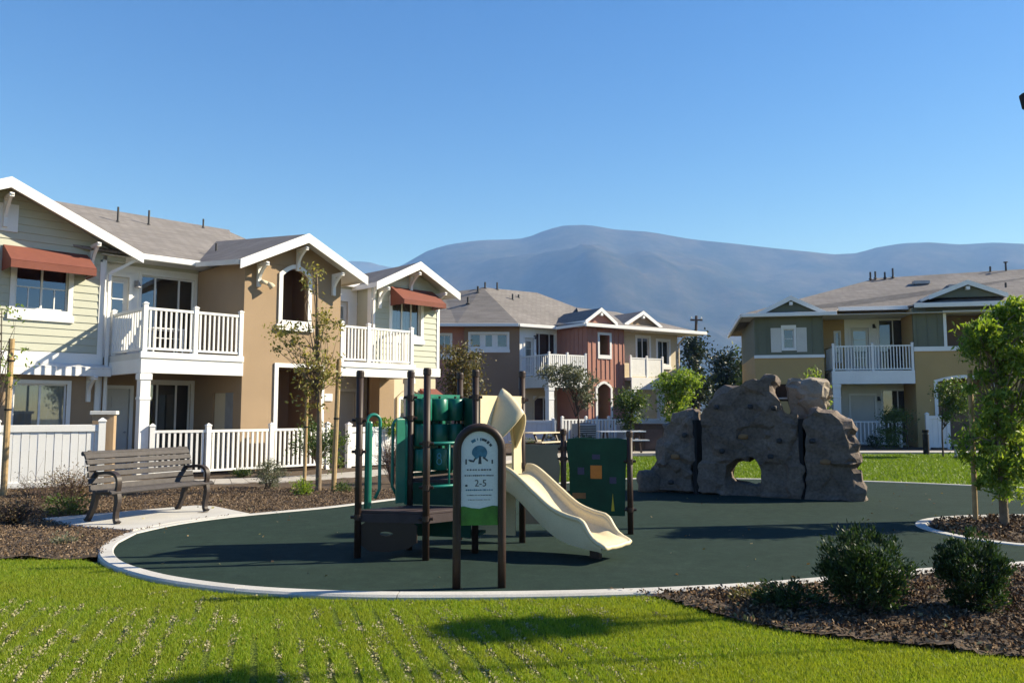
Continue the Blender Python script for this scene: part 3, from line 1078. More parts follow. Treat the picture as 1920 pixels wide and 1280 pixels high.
# balcony recess between A and B
dU, sU = (0.10, 0.62, ZF, 5.08), (0.93, 2.36, ZF + 0.05, 5.2)
wall(B1, 'wall', 'white', -0.14, 2.46, ZF, 5.4, YBK, [dU, sU])
door(B1, *dU, YBK)
window(B1, *sU, YBK, 3, 1, trim=0.07, sill=False, name='sliding_door', mull=(0.27, 0.72), depth=0.8)
wall_lamp(B1, 0.80, YBK, 4.92)
MB().box(-0.14, 2.46, YBK - 0.02, YBK + .1, 5.402, 5.75).build('eave_wall', 'sage', B1)
dL, sL = (0.2, 0.75, 0.05, 2.15), (1.1, 2.36, 0.12, 2.32)
wall(B1, 'wall', 'tan', -0.14, 2.46, 0, 2.7, YBK, [sL, dL])
door(B1, *dL, YBK, glazed=False)
window(B1, *sL, YBK, 3, 1, trim=0.09, sill=False, name='sliding_door', mull=(0.3, 0.7), depth=0.8)
# balcony
MB().box(-0.02, 2.455, -0.02, YBK - .002, 2.78, ZF - 0.02).build('balcony_deck', 'offwhite', B1)
MB().box(-0.07, 2.46, -0.09, -0.021, 2.80, ZF).build('balcony_edge', 'white', B1, bevel=0.012)
MB().box(-0.04, 2.455, -0.06, 0.12, 2.46, 2.79).build('fascia_beam', 'white', B1)
MB().box(-0.045, 0.12, 0.121, YA, 2.46, 2.779).build('fascia_beam', 'white', B1)
column(B1, -0.03, 0.2, -0.045, 0.185, 0, 2.459)
railing(B1, (0.05, 0.04), (1.25, 0.04), ZF, 4.0, posts=(1, 1))
railing(B1, (1.25, 0.04), (2.41, 0.04), ZF, 4.0, posts=(0, 1))
railing(B1, (0.05, 0.04), (0.05, YA - 0.1), ZF, 4.0, posts=(0, 1), step=0.16)
# furniture of the balcony is a small white table frame (own thing, below)
# gable B (tan stucco)
archB = (3.52, 4.28, 3.97, 5.38)
doorB = (3.45, 4.72, 0.0, 2.72)
side_wall(B1, 'wall', 'tan', 2.46, 0.161, YBK + 0.3, 0, 5.45, [(0.45, 1.62, 0.06, 2.05)], th=0.16, sgn=1)
wall(B1, 'wall', 'tan', 2.46, 5.32, 0, 5.42, 0, [archB, doorB])
tri(B1, 'gable_wall', 'tan', 3.94, 1.43, 6.18, 0.495, 0, 5.425)
side_wall(B1, 'wall', 'tan', 5.32, 0.161, YBK + .3, 0, 5.45, th=0.16, sgn=-1)
# corners above the arch opening
for sg, xa, xb in ((1, 3.52, 3.9), (-1, 4.28, 3.9)):
    MB().extr([(xa, 0.001, 5.38), (xa, 0.001, 5.16), (xa + (xb - xa) * .25, 0.001, 5.27), (xa + (xb - xa) * .6, 0.001, 5.35), (xb, 0.001, 5.381)], (0, 0.15, 0)).build('arch_spandrel', 'tan', B1)
arch_trim(B1, 3.52, 4.28, 3.97, 5.16, 5.38, 0, 0.11)
MB().box(3.35, 4.45, -0.08, -.002, 3.70, 3.855).build('sill', 'white', B1)
m = MB()
for (xa, xb, za, zb, dp) in ((3.3, 4.6, 3.6, 5.7, 1.4), (3.2, 4.9, 0, 2.75, 2.0)):
    m.poly([(xa, dp, za), (xb, dp, za), (xb, dp, zb), (xa, dp, zb)])
    m.poly([(xa, .17, za), (xa, dp, za), (xa, dp, zb), (xa, .17, zb)])
    m.poly([(xb, .17, za), (xb, dp, za), (xb, dp, zb), (xb, .17, zb)])
    m.poly([(xa, .17, zb), (xb, .17, zb), (xb, dp, zb), (xa, dp, zb)])
    m.poly([(xa, .17, za + .02), (xb, .17, za + .02), (xb, dp, za + .02), (xa, dp, za + .02)])
m.build('stair_hall', 'tan2', B1)
t = MB()
t.box(3.34, 3.449, -0.04, 0.02, 0, 2.83); t.box(4.721, 4.83, -0.04, 0.02, 0, 2.83); t.box(3.449, 4.721, -0.04, 0.02, 2.721, 2.83)
t.build('door_frame', 'white', B1)
MB().box(4.86, 5.1, -0.03, -.001, 1.85, 2.05).build('number_plate', 'plate_white', B1)
m = MB().tube([(2.86, -0.02, 4.86), (2.86, -0.16, 4.90), (2.98, -0.2, 4.86)], [0.05, 0.06, 0.05], 10)
m.tube([(2.98, -0.2, 4.87), (3.06, -0.21, 4.83), (3.12, -0.22, 4.76)], [0.045, 0.07, 0.09], 10)
m.build('wall_lamp', 'cream', B1, smooth=True)
MB().box(0, 1, 0, 1, 0, 1)
gable_roof(B1, 3.94, 1.86, 6.25, 0.495, -0.55, 5.5, left=False)
slab(B1, 'roof', 'shingle', [(3.94, -0.5, 6.252), (5.70, 2.0, 5.42), (5.70, 5.19, 6.0), (3.94, 5.19, 6.91)], 0.05)
_zl = 6.25 - 1.86 * 0.495
slab(B1, 'roof', 'shingle', [(3.94, -0.55, 6.25), (2.08, -0.55, _zl), (2.08, 2.05, 5.58), (3.94, 5.19, 6.91)], 0.06)
slab(B1, 'soffit', 'tan', [(3.94, -0.52, 6.186), (2.08, -0.52, _zl - .064), (2.08, 2.05, 5.516), (3.94, 2.05, 6.186)], 0.02)
MB().extr([(3.94, -0.585, 6.262), (2.05, -0.585, _zl - .003), (2.05, -0.585, _zl - .243), (3.94, -0.585, 6.01)], (0, 0.034, 0)).build('rake_board', 'white', B1)
MB().bar((2.05, -0.54, _zl - .07), (2.05, 2.02, 5.51), 0.07, 0.12).build('gutter', 'offwhite', B1)
for xx, hh in ((2.82, 0.6), (3.94, 0.6), (5.06, 0.6)):
    zt = 6.25 - abs(xx - 3.94) * 0.495 - 0.33
    bracket(B1, xx, zt, -0.005, 0.6, 0.5)
# closet door in the tan side wall
MB().box(2.52, 2.56, 0.45, 1.62, 0.06, 2.05).build('closet_door', 'cream', B1)
MB().box(2.475, 2.519, 0.45, 0.92, 0.062, 2.048).build('meter_cabinet', 'metal_grey', B1)

# recess B - C and gable C (sage)
dC = (6.55, 7.0, ZF, 5.0)
wall(B1, 'wall', 'white', 5.325, 7.35, ZF, 5.4, YBK - .6, [dC])
door(B1, *dC, YBK - .6)
MB().box(5.325, 7.35, YBK - .62, YBK - .5, 5.402, 5.75).build('eave_wall', 'sage', B1)
winC = (8.12, 9.28, 4.0, 5.14)
wc = wall(B1, 'wall', 'sage', 7.36, 9.95, ZF - 0.2, 5.46, YC, [winC])
siding(wc, 7.42, 9.95, ZF + 0.03, 6.2, YC, [(winC[0] - .12, winC[1] + .12, winC[2] - .12, winC[3] + .12)], gable=(8.78, 6.22, 0.5))
tri(B1, 'gable_wall', 'sage', 8.78, 1.38, 6.20, 0.5, YC, 5.465)
window(B1, *winC, YC, 3, 1, mull=(0.38, 0.7), curtain=0.95)
awning(B1, 8.05, 9.75, 5.52, 5.05, 0.7, YC - 0.03, 0.15)
MB().box(9.951, 10.06, YC - 0.04, YC + 0.16, 2.75, 5.46).build('corner_board', 'white', B1)
MB().box(7.30, 7.42, YC - 0.04, YC + 0.16, ZF, 5.46).build('corner_board', 'white', B1)
side_wall(B1, 'wall', 'sage', 7.36, YC + .161, YBK - .6, ZF, 5.46, th=0.1, sgn=1)
side_wall(B1, 'wall', 'tan2', 9.95, YC + .161, 8, 0, 5.5, th=0.16, sgn=-1)
belly_band(B1, 7.4, 10.1, YC, 2.70, ZF + 0.02)
gable_roof(B1, 8.82, 1.66, 6.33, 0.5, 0.86, 6.0)
for xx in (7.6, 8.82, 9.9):
    zt = 6.33 - abs(xx - 8.82) * 0.5 - 0.33
    bracket(B1, xx, zt, YC - 0.03, 0.62, 0.52)
downspout(B1, [(7.2, YC - 0.42, 5.36), (7.36, YC - 0.1, 5.05), (7.36, YC - 0.1, ZF)])
# balcony C
MB().box(5.33, 7.9, -0.02, YC - .002, 2.78, ZF - 0.02).build('balcony_deck', 'offwhite', B1)
MB().box(5.325, 7.95, -0.09, -0.021, 2.80, ZF).build('balcony_edge', 'white', B1, bevel=0.012)
MB().box(5.325, 7.92, -0.06, 0.12, 2.55, 2.79).build('fascia_beam', 'white', B1)
MB().box(7.78, 7.92, 0.121, YC, 2.55, 2.779).build('fascia_beam', 'white', B1)
column(B1, 7.70, 7.92, -0.045, 0.175, 0, 2.549)
railing(B1, (5.4, 0.04), (6.3, 0.04), ZF, 3.98, posts=(1, 1))
railing(B1, (6.3, 0.04), (7.86, 0.04), ZF, 3.98, posts=(0, 1))
railing(B1, (7.86, 0.04), (7.86, YC - 0.05), ZF, 3.98, posts=(0, 0))
# lower level under C
wall(B1, 'wall', 'offwhite', 5.325, 8.2, 0, 2.7, YBK, [(6.9, 7.75, 0.05, 2.2)])
door(B1, 6.9, 7.75, 0.05, 2.2, YBK, glazed=False)
MB().box(7.55, 8.1, 1.2, 1.75, 0, 2.7).build('pier', 'tan', B1)
winCL = (8.5, 9.3, 0.75, 1.95)
wall(B1, 'wall', 'cream', 8.1, 9.95, 0, 2.7, YC + 0.02, [winCL])
window(B1, *winCL, YC + 0.02, 2, 1, trim=0.08)
arch_trim(B1, 8.42, 9.38, 0.72, 1.98, 2.25, YC, 0.07, mat='cream', sill=False)
awning(B1, 9.25, 9.95, 2.3, 1.98, 0.6, YC - 0.03, 0.14)

# main roof behind the gables
EY, EZ, RY, RZ = 2.05, 5.60, 7.2, 7.85
p = [(-6.2, EY, EZ), (11.0, EY, EZ), (8.4, RY, RZ), (-6.2, RY, RZ)]
SLP = (RZ - EZ) / (RY - EY)
slab(B1, 'roof', 'shingle', [(-0.6, EY, EZ), (3.2, EY, EZ), (5.4, RY, RZ), (-6.2, RY, RZ), (-6.2, EY + 2.0, EZ + 2.0 * SLP)], 0.06)
slab(B1, 'roof', 'shingle', [(3.2, EY + .02, EZ - .01), (9.4, EY + 0.02, EZ - .01), (7.0, EY + 2.4, EZ + 2.4 * SLP - .01), (4.5, EY + 2.4, EZ + 2.4 * SLP - .01)], 0.06)
slab(B1, 'roof', 'shingle', [(-6.2, RY, RZ), (5.4, RY, RZ), (9.6, RY + 5, EZ), (-6.2, RY + 5, EZ)], 0.06)
slab(B1, 'roof', 'shingle', [(3.2, EY + .05, EZ - .01), (5.4, RY, RZ), (9.6, RY + 5, EZ), (9.6, EY + 2, EZ)], 0.06)
slab(B1, 'soffit', 'offwhite', [(-0.3, EY + .03, EZ - 0.09), (5.4, EY + .03, EZ - 0.09), (5.4, YBK, EZ - 0.09), (-0.3, YBK, EZ - 0.09)], 0.02)
gutter(B1, (0.5, EY - 0.02), (2.2, EY - 0.02), EZ + 0.02, 0.15, 0.11)
gutter(B1, (5.75, EY - 0.02), (7.3, EY - 0.02), EZ + 0.0, 0.15, 0.11)
for (xx, yy, hh) in ((-1.4, 6.6, 0.06), (1.2, 5.6, 0.45), (2.2, 5.9, 0.45), (4.3, 6.8, 0.3), (3.0, 2.9, 0.4)):
    vent(B1, xx, yy, EZ + (yy - EY) * SLP, hh, 0.03)
vent(B1, -2.3, 3.2, 6.88, 0.2, 0.06, cap=True)
MB().box(-1.6, -1.2, 6.4, 6.75, EZ + 4.4 * SLP, EZ + 4.5 * SLP + .09).build('roof_vent', 'pipe', B1)
# plain back of the block
wall(B1, 'wall', 'tan2', -5.2, 9.95, 0, 5.5, 12.0)
side_wall(B1, 'wall', 'tan2', -5.2, YA, 12, 0, 5.5, th=.16, sgn=1)
# ---------------------------------------------------------------- middle building: tan wing, red bay, beige end
Q2, A2 = (1.84, 40.0), R(33)
B2 = thing('apartment_building', 'two storey apartment block with a tan wing, a brick red bay and a beige end', 'building', (*Q2, 0), A2)


def wl(X, Y, Z=None):
    dx, dy = X - Q2[0], Y - Q2[1]
    a, b_ = dx * math.cos(A2) + dy * math.sin(A2), -dx * math.sin(A2) + dy * math.cos(A2)
    return (a, b_) if Z is None else (a, b_, Z)


def place(o, loc, rz):
    o.location = (loc[0], loc[1], 0)
    o.rotation_euler = (0, 0, rz)
    return o


# tan wing faces the playground squarely
wo_ = wl(0.42, 42.18)
w3 = (-2.62, -0.68, 4.93, 5.62)
w4 = (-4.35, -3.7, 4.55, 5.6)
place(wall(B2, 'wall', 'tan2', -2.95, 0.0, 0, 6.15, 0, [w3]), wo_, -A2)
place(wall(B2, 'wall', 'red', -7.0, -2.955, 0, 6.15, 0.25, [w4]), wo_, -A2)
place(window(B2, *w3, 0, 3, 1, trim=0.12, sash=0.3), wo_, -A2)
place(window(B2, *w4, 0.25, 2, 1, trim=0.1), wo_, -A2)
# recess with balcony
d2, s2 = (0.30, 0.86, 3.36, 5.45), (1.02, 2.3, 3.4, 5.75)
wall(B2, 'wall', 'white', -0.02, 2.42, 3.3, 6.1, 2.6, [d2, s2])
door(B2, *d2, 2.6)
window(B2, *s2, 2.6, 3, 1, trim=0.07, sill=False, name='sliding_door', mull=(0.2, 0.72), depth=.7)
wall_lamp(B2, 0.93, 2.6, 5.5, 'pipe')
s3 = (0.9, 2.2, 0.1, 2.3)
wall(B2, 'wall', 'cream', -0.02, 2.42, 0, 3.0, 2.6, [s3])
window(B2, *s3, 2.6, 2, 1, trim=0.07, sill=False, name='sliding_door', depth=.7)
arch_trim(B2, 0.9, 2.2, 0.1, 2.1, 2.45, 2.6, 0.1, mat='cream', sill=False)
MB().box(-0.02, 2.42, -0.02, 2.6, 3.12, 3.34).build('balcony_deck', 'offwhite', B2)
MB().box(-0.08, 2.42, -0.1, -0.021, 2.75, 3.36).build('fascia_beam', 'white', B2)
MB().box(-0.081, 0.06, -0.02, 2.6, 2.75, 3.355).build('fascia_beam', 'offwhite', B2)
column(B2, -0.06, 0.26, -0.08, 0.24, 0, 2.75)
railing(B2, (0.05, 0.05), (1.2, 0.05), 3.36, 4.43, posts=(1, 1), step=0.13, pick_w=0.07)
railing(B2, (1.2, 0.05), (2.38, 0.05), 3.36, 4.43, posts=(0, 1), step=0.13, pick_w=0.07)
railing(B2, (0.05, 0.05), (0.05, 2.5), 3.36, 4.43, posts=(0, 1), mid=1, step=0.16)
# red bay with battens
wr = (3.25, 3.95, 4.5, 5.55)
ar = (3.1, 3.98, 0.0, 3.0)
rw = wall(B2, 'wall', 'red', 2.42, 4.98, 0, 6.0, 0, [wr, ar])
rs = side_wall(B2, 'wall', 'red', 2.42, 0.161, 2.6, 0, 6.0, th=0.12, sgn=1)
x = 2.5
while x < 4.98:
    segs = [(0.05, 5.98)]
    if 3.1 - .14 < x < 4.1:
        segs = [(3.25, 4.3), (5.72, 5.98)]
    for a, b_ in segs:
        MB().box(x - 0.025, x + 0.025, -0.03, -0.001, a, b_).build('batten', 'red', rw)
    x += 0.3
for y in np.arange(0.35, 2.5, 0.36):
    MB().box(2.392, 2.419, y - 0.025, y + 0.025, 3.36, 5.98).build('batten', 'red', rs)
t = MB()
t.box(3.14, 3.25, -.05, .02, 4.3, 5.68); t.box(3.95, 4.06, -.05, .02, 4.3, 5.68); t.box(3.25, 3.95, -.05, .02, 5.55, 5.68); t.box(3.25, 3.95, -.05, .02, 4.3, 4.5)
t.build('window_frame', 'white', B2)
arch_trim(B2, 3.1, 3.98, 0.0, 2.75, 3.0, 0, 0.13, sill=False)
m = MB()
for za, zb in ((4.3, 5.8), (0.0, 3.1)):
    m.box(3.0, 4.1, 1.2, 1.25, za, zb); m.box(2.97, 3.0, .17, 1.2, za, zb); m.box(4.1, 4.13, .17, 1.2, za, zb); m.box(3, 4.1, .17, 1.2, zb, zb + .02)
m.build('stair_hall', 'tan', B2)
side_wall(B2, 'wall', 'red', 4.98, 0.161, 0.6, 0, 6.0, th=0.1, sgn=-1)
# beige end
w5, w6 = (6.42, 7.3, 4.45, 5.62), (7.95, 8.8, 4.2, 5.5)
wall(B2, 'wall', 'cream', 4.98, 9.5, 0, 5.95, 0.6, [w5, w6])
window(B2, *w5, 0.6, 2, 1, trim=0.13)
window(B2, *w6, 0.6, 2, 1, trim=0.13, curtain=0.4)
side_wall(B2, 'wall', 'cream', 9.5, 0.761, 8, 0, 5.95, th=0.16, sgn=-1)
MB().box(5.15, 7.5, -0.35, 0.6, 3.2, 3.36).build('balcony_deck', 'offwhite', B2)
MB().box(5.1, 7.55, -0.42, -0.351, 2.72, 3.34).build('fascia_beam', 'white', B2)
for xa, xb in ((5.15, 6.3), (6.3, 7.45)):
    MB().box(xa + .06, xb - .06, -.30, -.27, 3.48, 4.34).build('balcony_panel', 'plate_white', B2)
railing(B2, (5.15, -0.285), (7.45, -0.285), 3.36, 4.42, posts=(1, 1), mid=1, step=0.4, pick_w=0.02)
column(B2, 7.2, 7.5, -0.36, -0.06, 0, 2.72)
column(B2, 5.15, 5.45, -0.36, -0.06, 0, 2.72)
MB().box(7.55, 9.5, 0.5, 0.599, 2.9, 3.1).build('trim_board', 'white', B2)
downspout(B2, [(5.7, -0.1, 5.85), (5.15, 0.5, 5.45), (5.15, 0.5, 0.1)], 'cream')
downspout(B2, [(9.75, 0.2, 5.8), (9.55, 0.55, 5.4), (9.55, 0.55, 0.1)], 'cream')
# roofs
P1, P2 = (-0.44, 5.77, 8.5), (3.3, 5.77, 8.5)
slab(B2, 'roof', 'shingle', [wl(-2.9, 41.6, 6.12), wl(0.35, 41.6, 6.12), P1, wl(-3.67, 44, 7.74)], 0.06)
slab(B2, 'roof', 'shingle', [wl(-7.5, 41.75, 6.13), wl(-2.9, 41.6, 6.13), wl(-3.67, 44, 7.74), wl(-7.5, 44.2, 7.8)], 0.06)
slab(B2, 'roof', 'shingle', [P1, P2, wl(-2, 53, 6.1), wl(-9, 50, 6.1), wl(-7.5, 44.2, 7.8), wl(-3.67, 44, 7.74)], 0.06)
slab(B2, 'roof', 'shingle', [(-0.378, 2.15, 6.1), (3.4, 2.15, 6.1), (5.2, 4.41, 7.6), P2, P1], 0.06)
slab(B2, 'roof', 'shingle', [P2, (5.2, 4.41, 7.6), (5.6, 9, 6.4), (2, 12, 6.0)], 0.06)
slab(B2, 'roof', 'shingle', [(2.0, -0.42, 6.05), (10.7, -0.42, 5.98), (8.2, 4.41, 7.55), (5.2, 4.41, 7.6), (3.9, 2.6, 7.05)], 0.06)
slab(B2, 'roof', 'shingle', [(2.0, -0.42, 6.05), (3.9, 2.6, 7.05), (2.0, 2.3, 6.2)], 0.06)
slab(B2, 'roof', 'shingle', [(10.7, -0.42, 5.98), (10.7, 9, 5.98), (8.2, 4.41, 7.55)], 0.06)
slab(B2, 'roof', 'shingle', [(10.7, 9, 5.98), (5.2, 9, 5.98), (5.2, 4.41, 7.6), (8.2, 4.41, 7.55)], 0.06)
slab(B2, 'soffit', 'offwhite', [(2.05, -0.38, 5.95), (10.6, -0.38, 5.90), (10.6, 0.62, 5.90), (2.05, 0.62, 5.95)], 0.02)
a, b_ = wl(-7.5, 41.6), wl(0.35, 41.55)
gutter(B2, a, b_, 6.13, 0.16, 0.12)
gutter(B2, (-0.378, 2.1), (2.0, 2.1), 6.12, 0.16, 0.12)
gutter(B2, (2.0, -0.46), (10.75, -0.46), 6.06, 0.17, 0.12)
gutter(B2, (1.97, -0.42), (1.97, 2.1), 6.07, 0.15, 0.1)


def gablet(root, xc, hw, zp, slope, yf, yb, wm):
    gable_roof(root, xc, hw, zp, slope, yf, yb, 0.05, 0.2)
    tri(root, 'gable_wall', wm, xc, hw - 0.1, zp - 0.12, slope, yf + 0.18, zp - hw * slope - 0.1, 0.1)
    MB().box(xc - 0.07, xc + 0.07, yf - 0.06, yf + 0.15, zp - 0.42, zp - 0.28).build('purlin_end', 'white', root)


gablet(B2, 3.22, 1.05, 6.95, 0.68, -0.25, 3.0, 'red')
gablet(B2, 6.6, 1.35, 7.06, 0.56, 0.25, 4.0, 'tan')
for (xx, yy, zz, hh) in ((-0.3, 5.7, 8.45, 0.35), (0.5, 5.7, 8.45, 0.4), (0.9, 4.7, 7.75, 0.35), (1.5, 5.0, 7.95, 0.2)):
    vent(B2, xx, yy, zz, hh, 0.05)
for X, Y, Z in ((-2.4, 43.2, 7.4), (-1.9, 44.2, 8.15)):
    a = wl(X, Y)
    vent(B2, a[0], a[1], Z, 0.35, 0.06)
wall(B2, 'wall', 'tan2', -2, 9.5, 0, 5.9, 8.2)

# ---------------------------------------------------------------- right building: olive over yellow
B3 = thing('apartment_building', 'two storey apartment block with olive upper walls over yellow stucco and a white balcony', 'building', (14.6, 36.0, 0), R(-12))
wv = (-2.22, -1.77, 4.42, 5.30)
lw = wall(B3, 'wall', 'olive', -3.5, -0.5, 4.12, 5.92, 0, [wv])
for xx in np.arange(-3.35, -0.5, 0.4):
    if not (-2.9 < xx < -1.1):
        MB().box(xx - .02, xx + .02, -.022, -.001, 4.13, 5.9).build('batten', 'olive', lw)
window(B3, *wv, 0, 1, 2, trim=0.10, sill=False, head=0.08)
for xa, xb in ((-2.78, -2.33), (-1.66, -1.22)):
    sh = MB().box(xa, xb, -.045, -.002, 4.25, 5.36)
    for xx in np.arange(xa + .09, xb, .09):
        sh.box(xx - .004, xx + .004, -.052, -.0451, 4.28, 5.33)
    sh.build('shutter', 'offwhite', B3)
MB().box(-3.52, -0.48, -.07, .16, 3.98, 4.119).build('trim_board', 'white', B3)
wall(B3, 'wall', 'yellow', -3.5, -0.5, 0, 3.979, 0.0)
side_wall(B3, 'wall', 'olive', -3.5, .161, 8, 4.12, 5.92, th=.16, sgn=1)
side_wall(B3, 'wall', 'yellow', -3.5, .161, 8, 0, 4.119, th=.16, sgn=1)
side_wall(B3, 'wall', 'yellow', -0.5, .161, 2.0, 0, 5.92, th=.16, sgn=-1)
w7 = (0.35, 0.55, 3.9, 5.3)
d3, s4 = (1.05, 1.85, 3.4, 5.5), (2.3, 3.78, 3.45, 5.85)
wall(B3, 'wall', 'yellow', -0.5, 0.78, 3.36, 5.92, 2.0, [w7])
window(B3, *w7, 2.0, 1, 1, trim=.06, sill=False)
wall(B3, 'wall', 'white', 0.78, 4.0, 3.36, 5.92, 2.0, [d3, s4])
door(B3, *d3, 2.0, glazed=True)
window(B3, *s4, 2.0, 3, 1, trim=.08, sill=False, name='sliding_door', mull=(0.42, 0.7), curtain=0, depth=.7)
wall_lamp(B3, 2.08, 2.0, 5.55, 'pipe')
d4, s5 = (0.95, 2.0, 0.08, 2.3), (2.35, 3.7, 0.1, 2.55)
wall(B3, 'wall', 'offwhite', -0.5, 4.0, 0, 3.0, 2.0, [d4, s5])
door(B3, *d4, 2.0, glazed=False)
window(B3, *s5, 2.0, 2, 1, trim=.08, sill=False, name='sliding_door', curtain=0.0, depth=.7)
wall_lamp(B3, 2.17, 2.0, 2.15, 'pipe')
MB().box(-0.12, 3.2, -0.05, 2.0, 3.15, 3.34).build('balcony_deck', 'offwhite', B3)
MB().box(-0.2, 3.24, -0.12, -0.051, 2.78, 3.36).build('fascia_beam', 'white', B3)
MB().box(-0.2, -0.06, -0.05, 2.0, 2.78, 3.35).build('fascia_beam', 'white', B3)
column(B3, -0.18, 0.14, -0.1, 0.22, 0, 2.78)
railing(B3, (-0.1, 0.03), (1.55, 0.03), 3.36, 4.5, posts=(1, 1), step=0.125)
railing(B3, (1.55, 0.03), (3.2, 0.03), 3.36, 4.5, posts=(0, 1), step=0.125)
railing(B3, (-0.1, 0.03), (-0.1, 1.9), 3.36, 4.5, posts=(0, 0), step=0.125)
wr2 = (4.62, 6.2, 4.42, 5.85)
ar2 = (4.15, 6.3, 0, 3.0)
rwl = wall(B3, 'wall', 'olive', 3.28, 9.5, 4.4, 6.15, 0, [wr2])
for xx in np.arange(3.45, 9.4, 0.42):
    if not 4.45 < xx < 6.4:
        MB().box(xx - .02, xx + .02, -.022, -.001, 4.41, 6.1).build('batten', 'olive', rwl)
wall(B3, 'wall', 'yellow', 3.28, 9.5, 0, 4.2, 0, [ar2])
MB().box(3.26, 9.5, -.07, .16, 4.2, 4.399).build('trim_board', 'white', B3)
side_wall(B3, 'wall', 'yellow', 3.28, .161, 2.0, 0, 6.15, th=.16, sgn=1)
t = MB()
t.box(4.5, 4.62, -.05, .02, 4.40, 5.98); t.box(6.2, 6.32, -.05, .02, 4.4, 5.98); t.box(4.62, 6.2, -.05, .02, 5.85, 5.98)
t.build('window_frame', 'white', B3)
arch_trim(B3, 4.15, 6.3, 0, 2.85, 3.0, 0, 0.14, sill=False)
m = MB()
for xa, xb, za, zb in ((4.55, 6.3, 4.4, 6.1), (4.1, 6.4, 0, 3.1)):
    m.box(xa, xb, 1.4, 1.45, za, zb); m.box(xa - .03, xa, .17, 1.4, za, zb); m.box(xb, xb + .03, .17, 1.4, za, zb); m.box(xa, xb, .17, 1.4, zb, zb + .02)
m.build('stair_hall', 'tan2', B3)
# roof
EZ3, RZ3 = 5.98, 8.45
slab(B3, 'roof', 'shingle', [(-4.05, -0.55, EZ3), (-0.05, -0.55, EZ3), (0.3, 0.55, EZ3 + .32), (3.2, 0.55, EZ3 + .32), (3.3, -.5, EZ3 + .26), (14, -.5, EZ3 + .3), (14, 5, RZ3 + .2), (3.0, 5, RZ3 - .15)], 0.06)
slab(B3, 'roof', 'shingle', [(-4.05, -0.55, EZ3), (3.0, 5, RZ3 - .15), (-4.05, 10, EZ3)], 0.06)
slab(B3, 'roof', 'shingle', [(3.0, 5, RZ3 - .15), (14, 5, RZ3 + .2), (14, 10, EZ3), (-4.05, 10, EZ3)], 0.06)
slab(B3, 'soffit', 'offwhite', [(-3.98, -.5, EZ3 - .1), (14, -.44, EZ3 - .1), (14, 2.1, EZ3 - .06), (-3.98, 2.1, EZ3 - .06)], 0.02)
gutter(B3, (-4.1, -.58), (0.0, -.58), EZ3 + .02, 0.17, 0.12)
gutter(B3, (0.25, .52), (3.25, .52), EZ3 + .33, 0.17, 0.12)
gutter(B3, (3.22, -.54), (14, -.54), EZ3 + .3, 0.2, 0.12)
gutter(B3, (-4.1, -.5), (-4.1, 10), EZ3 + .02, 0.17, 0.12)
gablet(B3, -1.9, 1.45, 6.78, 0.5, -0.35, 3.0, 'olive')
gablet(B3, 5.5, 1.55, 7.28, 0.4, -0.2, 3.5, 'olive')
for (xx, yy, hh, c) in ((2.6, 4.6, .35, False), (2.85, 4.7, .35, False), (3.3, 4.7, .3, False), (3.7, 4.8, .45, False), (8.2, 4.9, .35, False), (8.9, 4.9, .5, True), (11.0, 4.9, .3, True), (12.6, 4.9, .45, True), (7.8, 2.0, .35, False)):
    vent(B3, xx, yy, EZ3 + (yy + .55) / 5.55 * 2.4, hh, 0.045, c)
for xx, yy in ((4.6, 3.4), (5.9, 2.6)):
    MB().box(xx - .35, xx + .35, yy - .2, yy + .2, EZ3 + (yy + .55) * .43, EZ3 + (yy + .55) * .43 + .16).build('roof_vent', 'metal_grey', B3)
wall(B3, 'wall', 'yellow', -3.5, 9.5, 0, 5.9, 8.0)
side_wall(B3, 'wall', 'yellow', 9.5, .161, 8.0, 0, 5.9, th=.16, sgn=-1)
# ---------------------------------------------------------------- fences and small things by the houses
def W1(x, y):
    """left building frame to world"""
    c = math.cos(R(45))
    return (-8.57 + (x - y) * c, 18.5 + (x + y) * c)


def fence(p, q, h, label, name='picket_fence', mid=1, step=0.125, posts=(1, 1), pick_w=0.05, post_w=0.11, cat='fence', group=None):
    f = thing(name, label, cat, (p[0], p[1], 0.03), 0, group)
    d = (q[0] - p[0], q[1] - p[1])
    r = railing(f, (0, 0), d, 0.0, h, name='top_rail', posts=(0, 0), step=step, pick_w=pick_w, lift=0.14)
    for c in list(r.children):
        c.parent = f
        if c.name.startswith('baluster'):
            c.name = 'picket'
    L = math.hypot(*d)
    an = math.atan2(d[1], d[0])
    hh = h + 0.09
    c = post_w / 2 + 0.012
    mm = MB().box(-post_w / 2, post_w / 2, -post_w / 2, post_w / 2, -0.1, hh)
    mm.box(-c, c, -c, c, hh, hh + 0.02)
    mm.loft([[(-c, -c, hh + .02), (c, -c, hh + .02), (c, c, hh + .02), (-c, c, hh + .02)], [(-.01, -.01, hh + .07), (.01, -.01, hh + .07), (.01, .01, hh + .07), (-.01, .01, hh + .07)]], closed=True, cap=True)
    pe = mm.mesh('post')
    ts = ([0] if posts[0] else []) + [(k + 1) / (mid + 1) for k in range(mid)] + ([1] if posts[1] else [])
    for t in ts:
        link('post', pe, 'white', f, loc=(d[0] * t, d[1] * t, 0), rz=an)
    return f


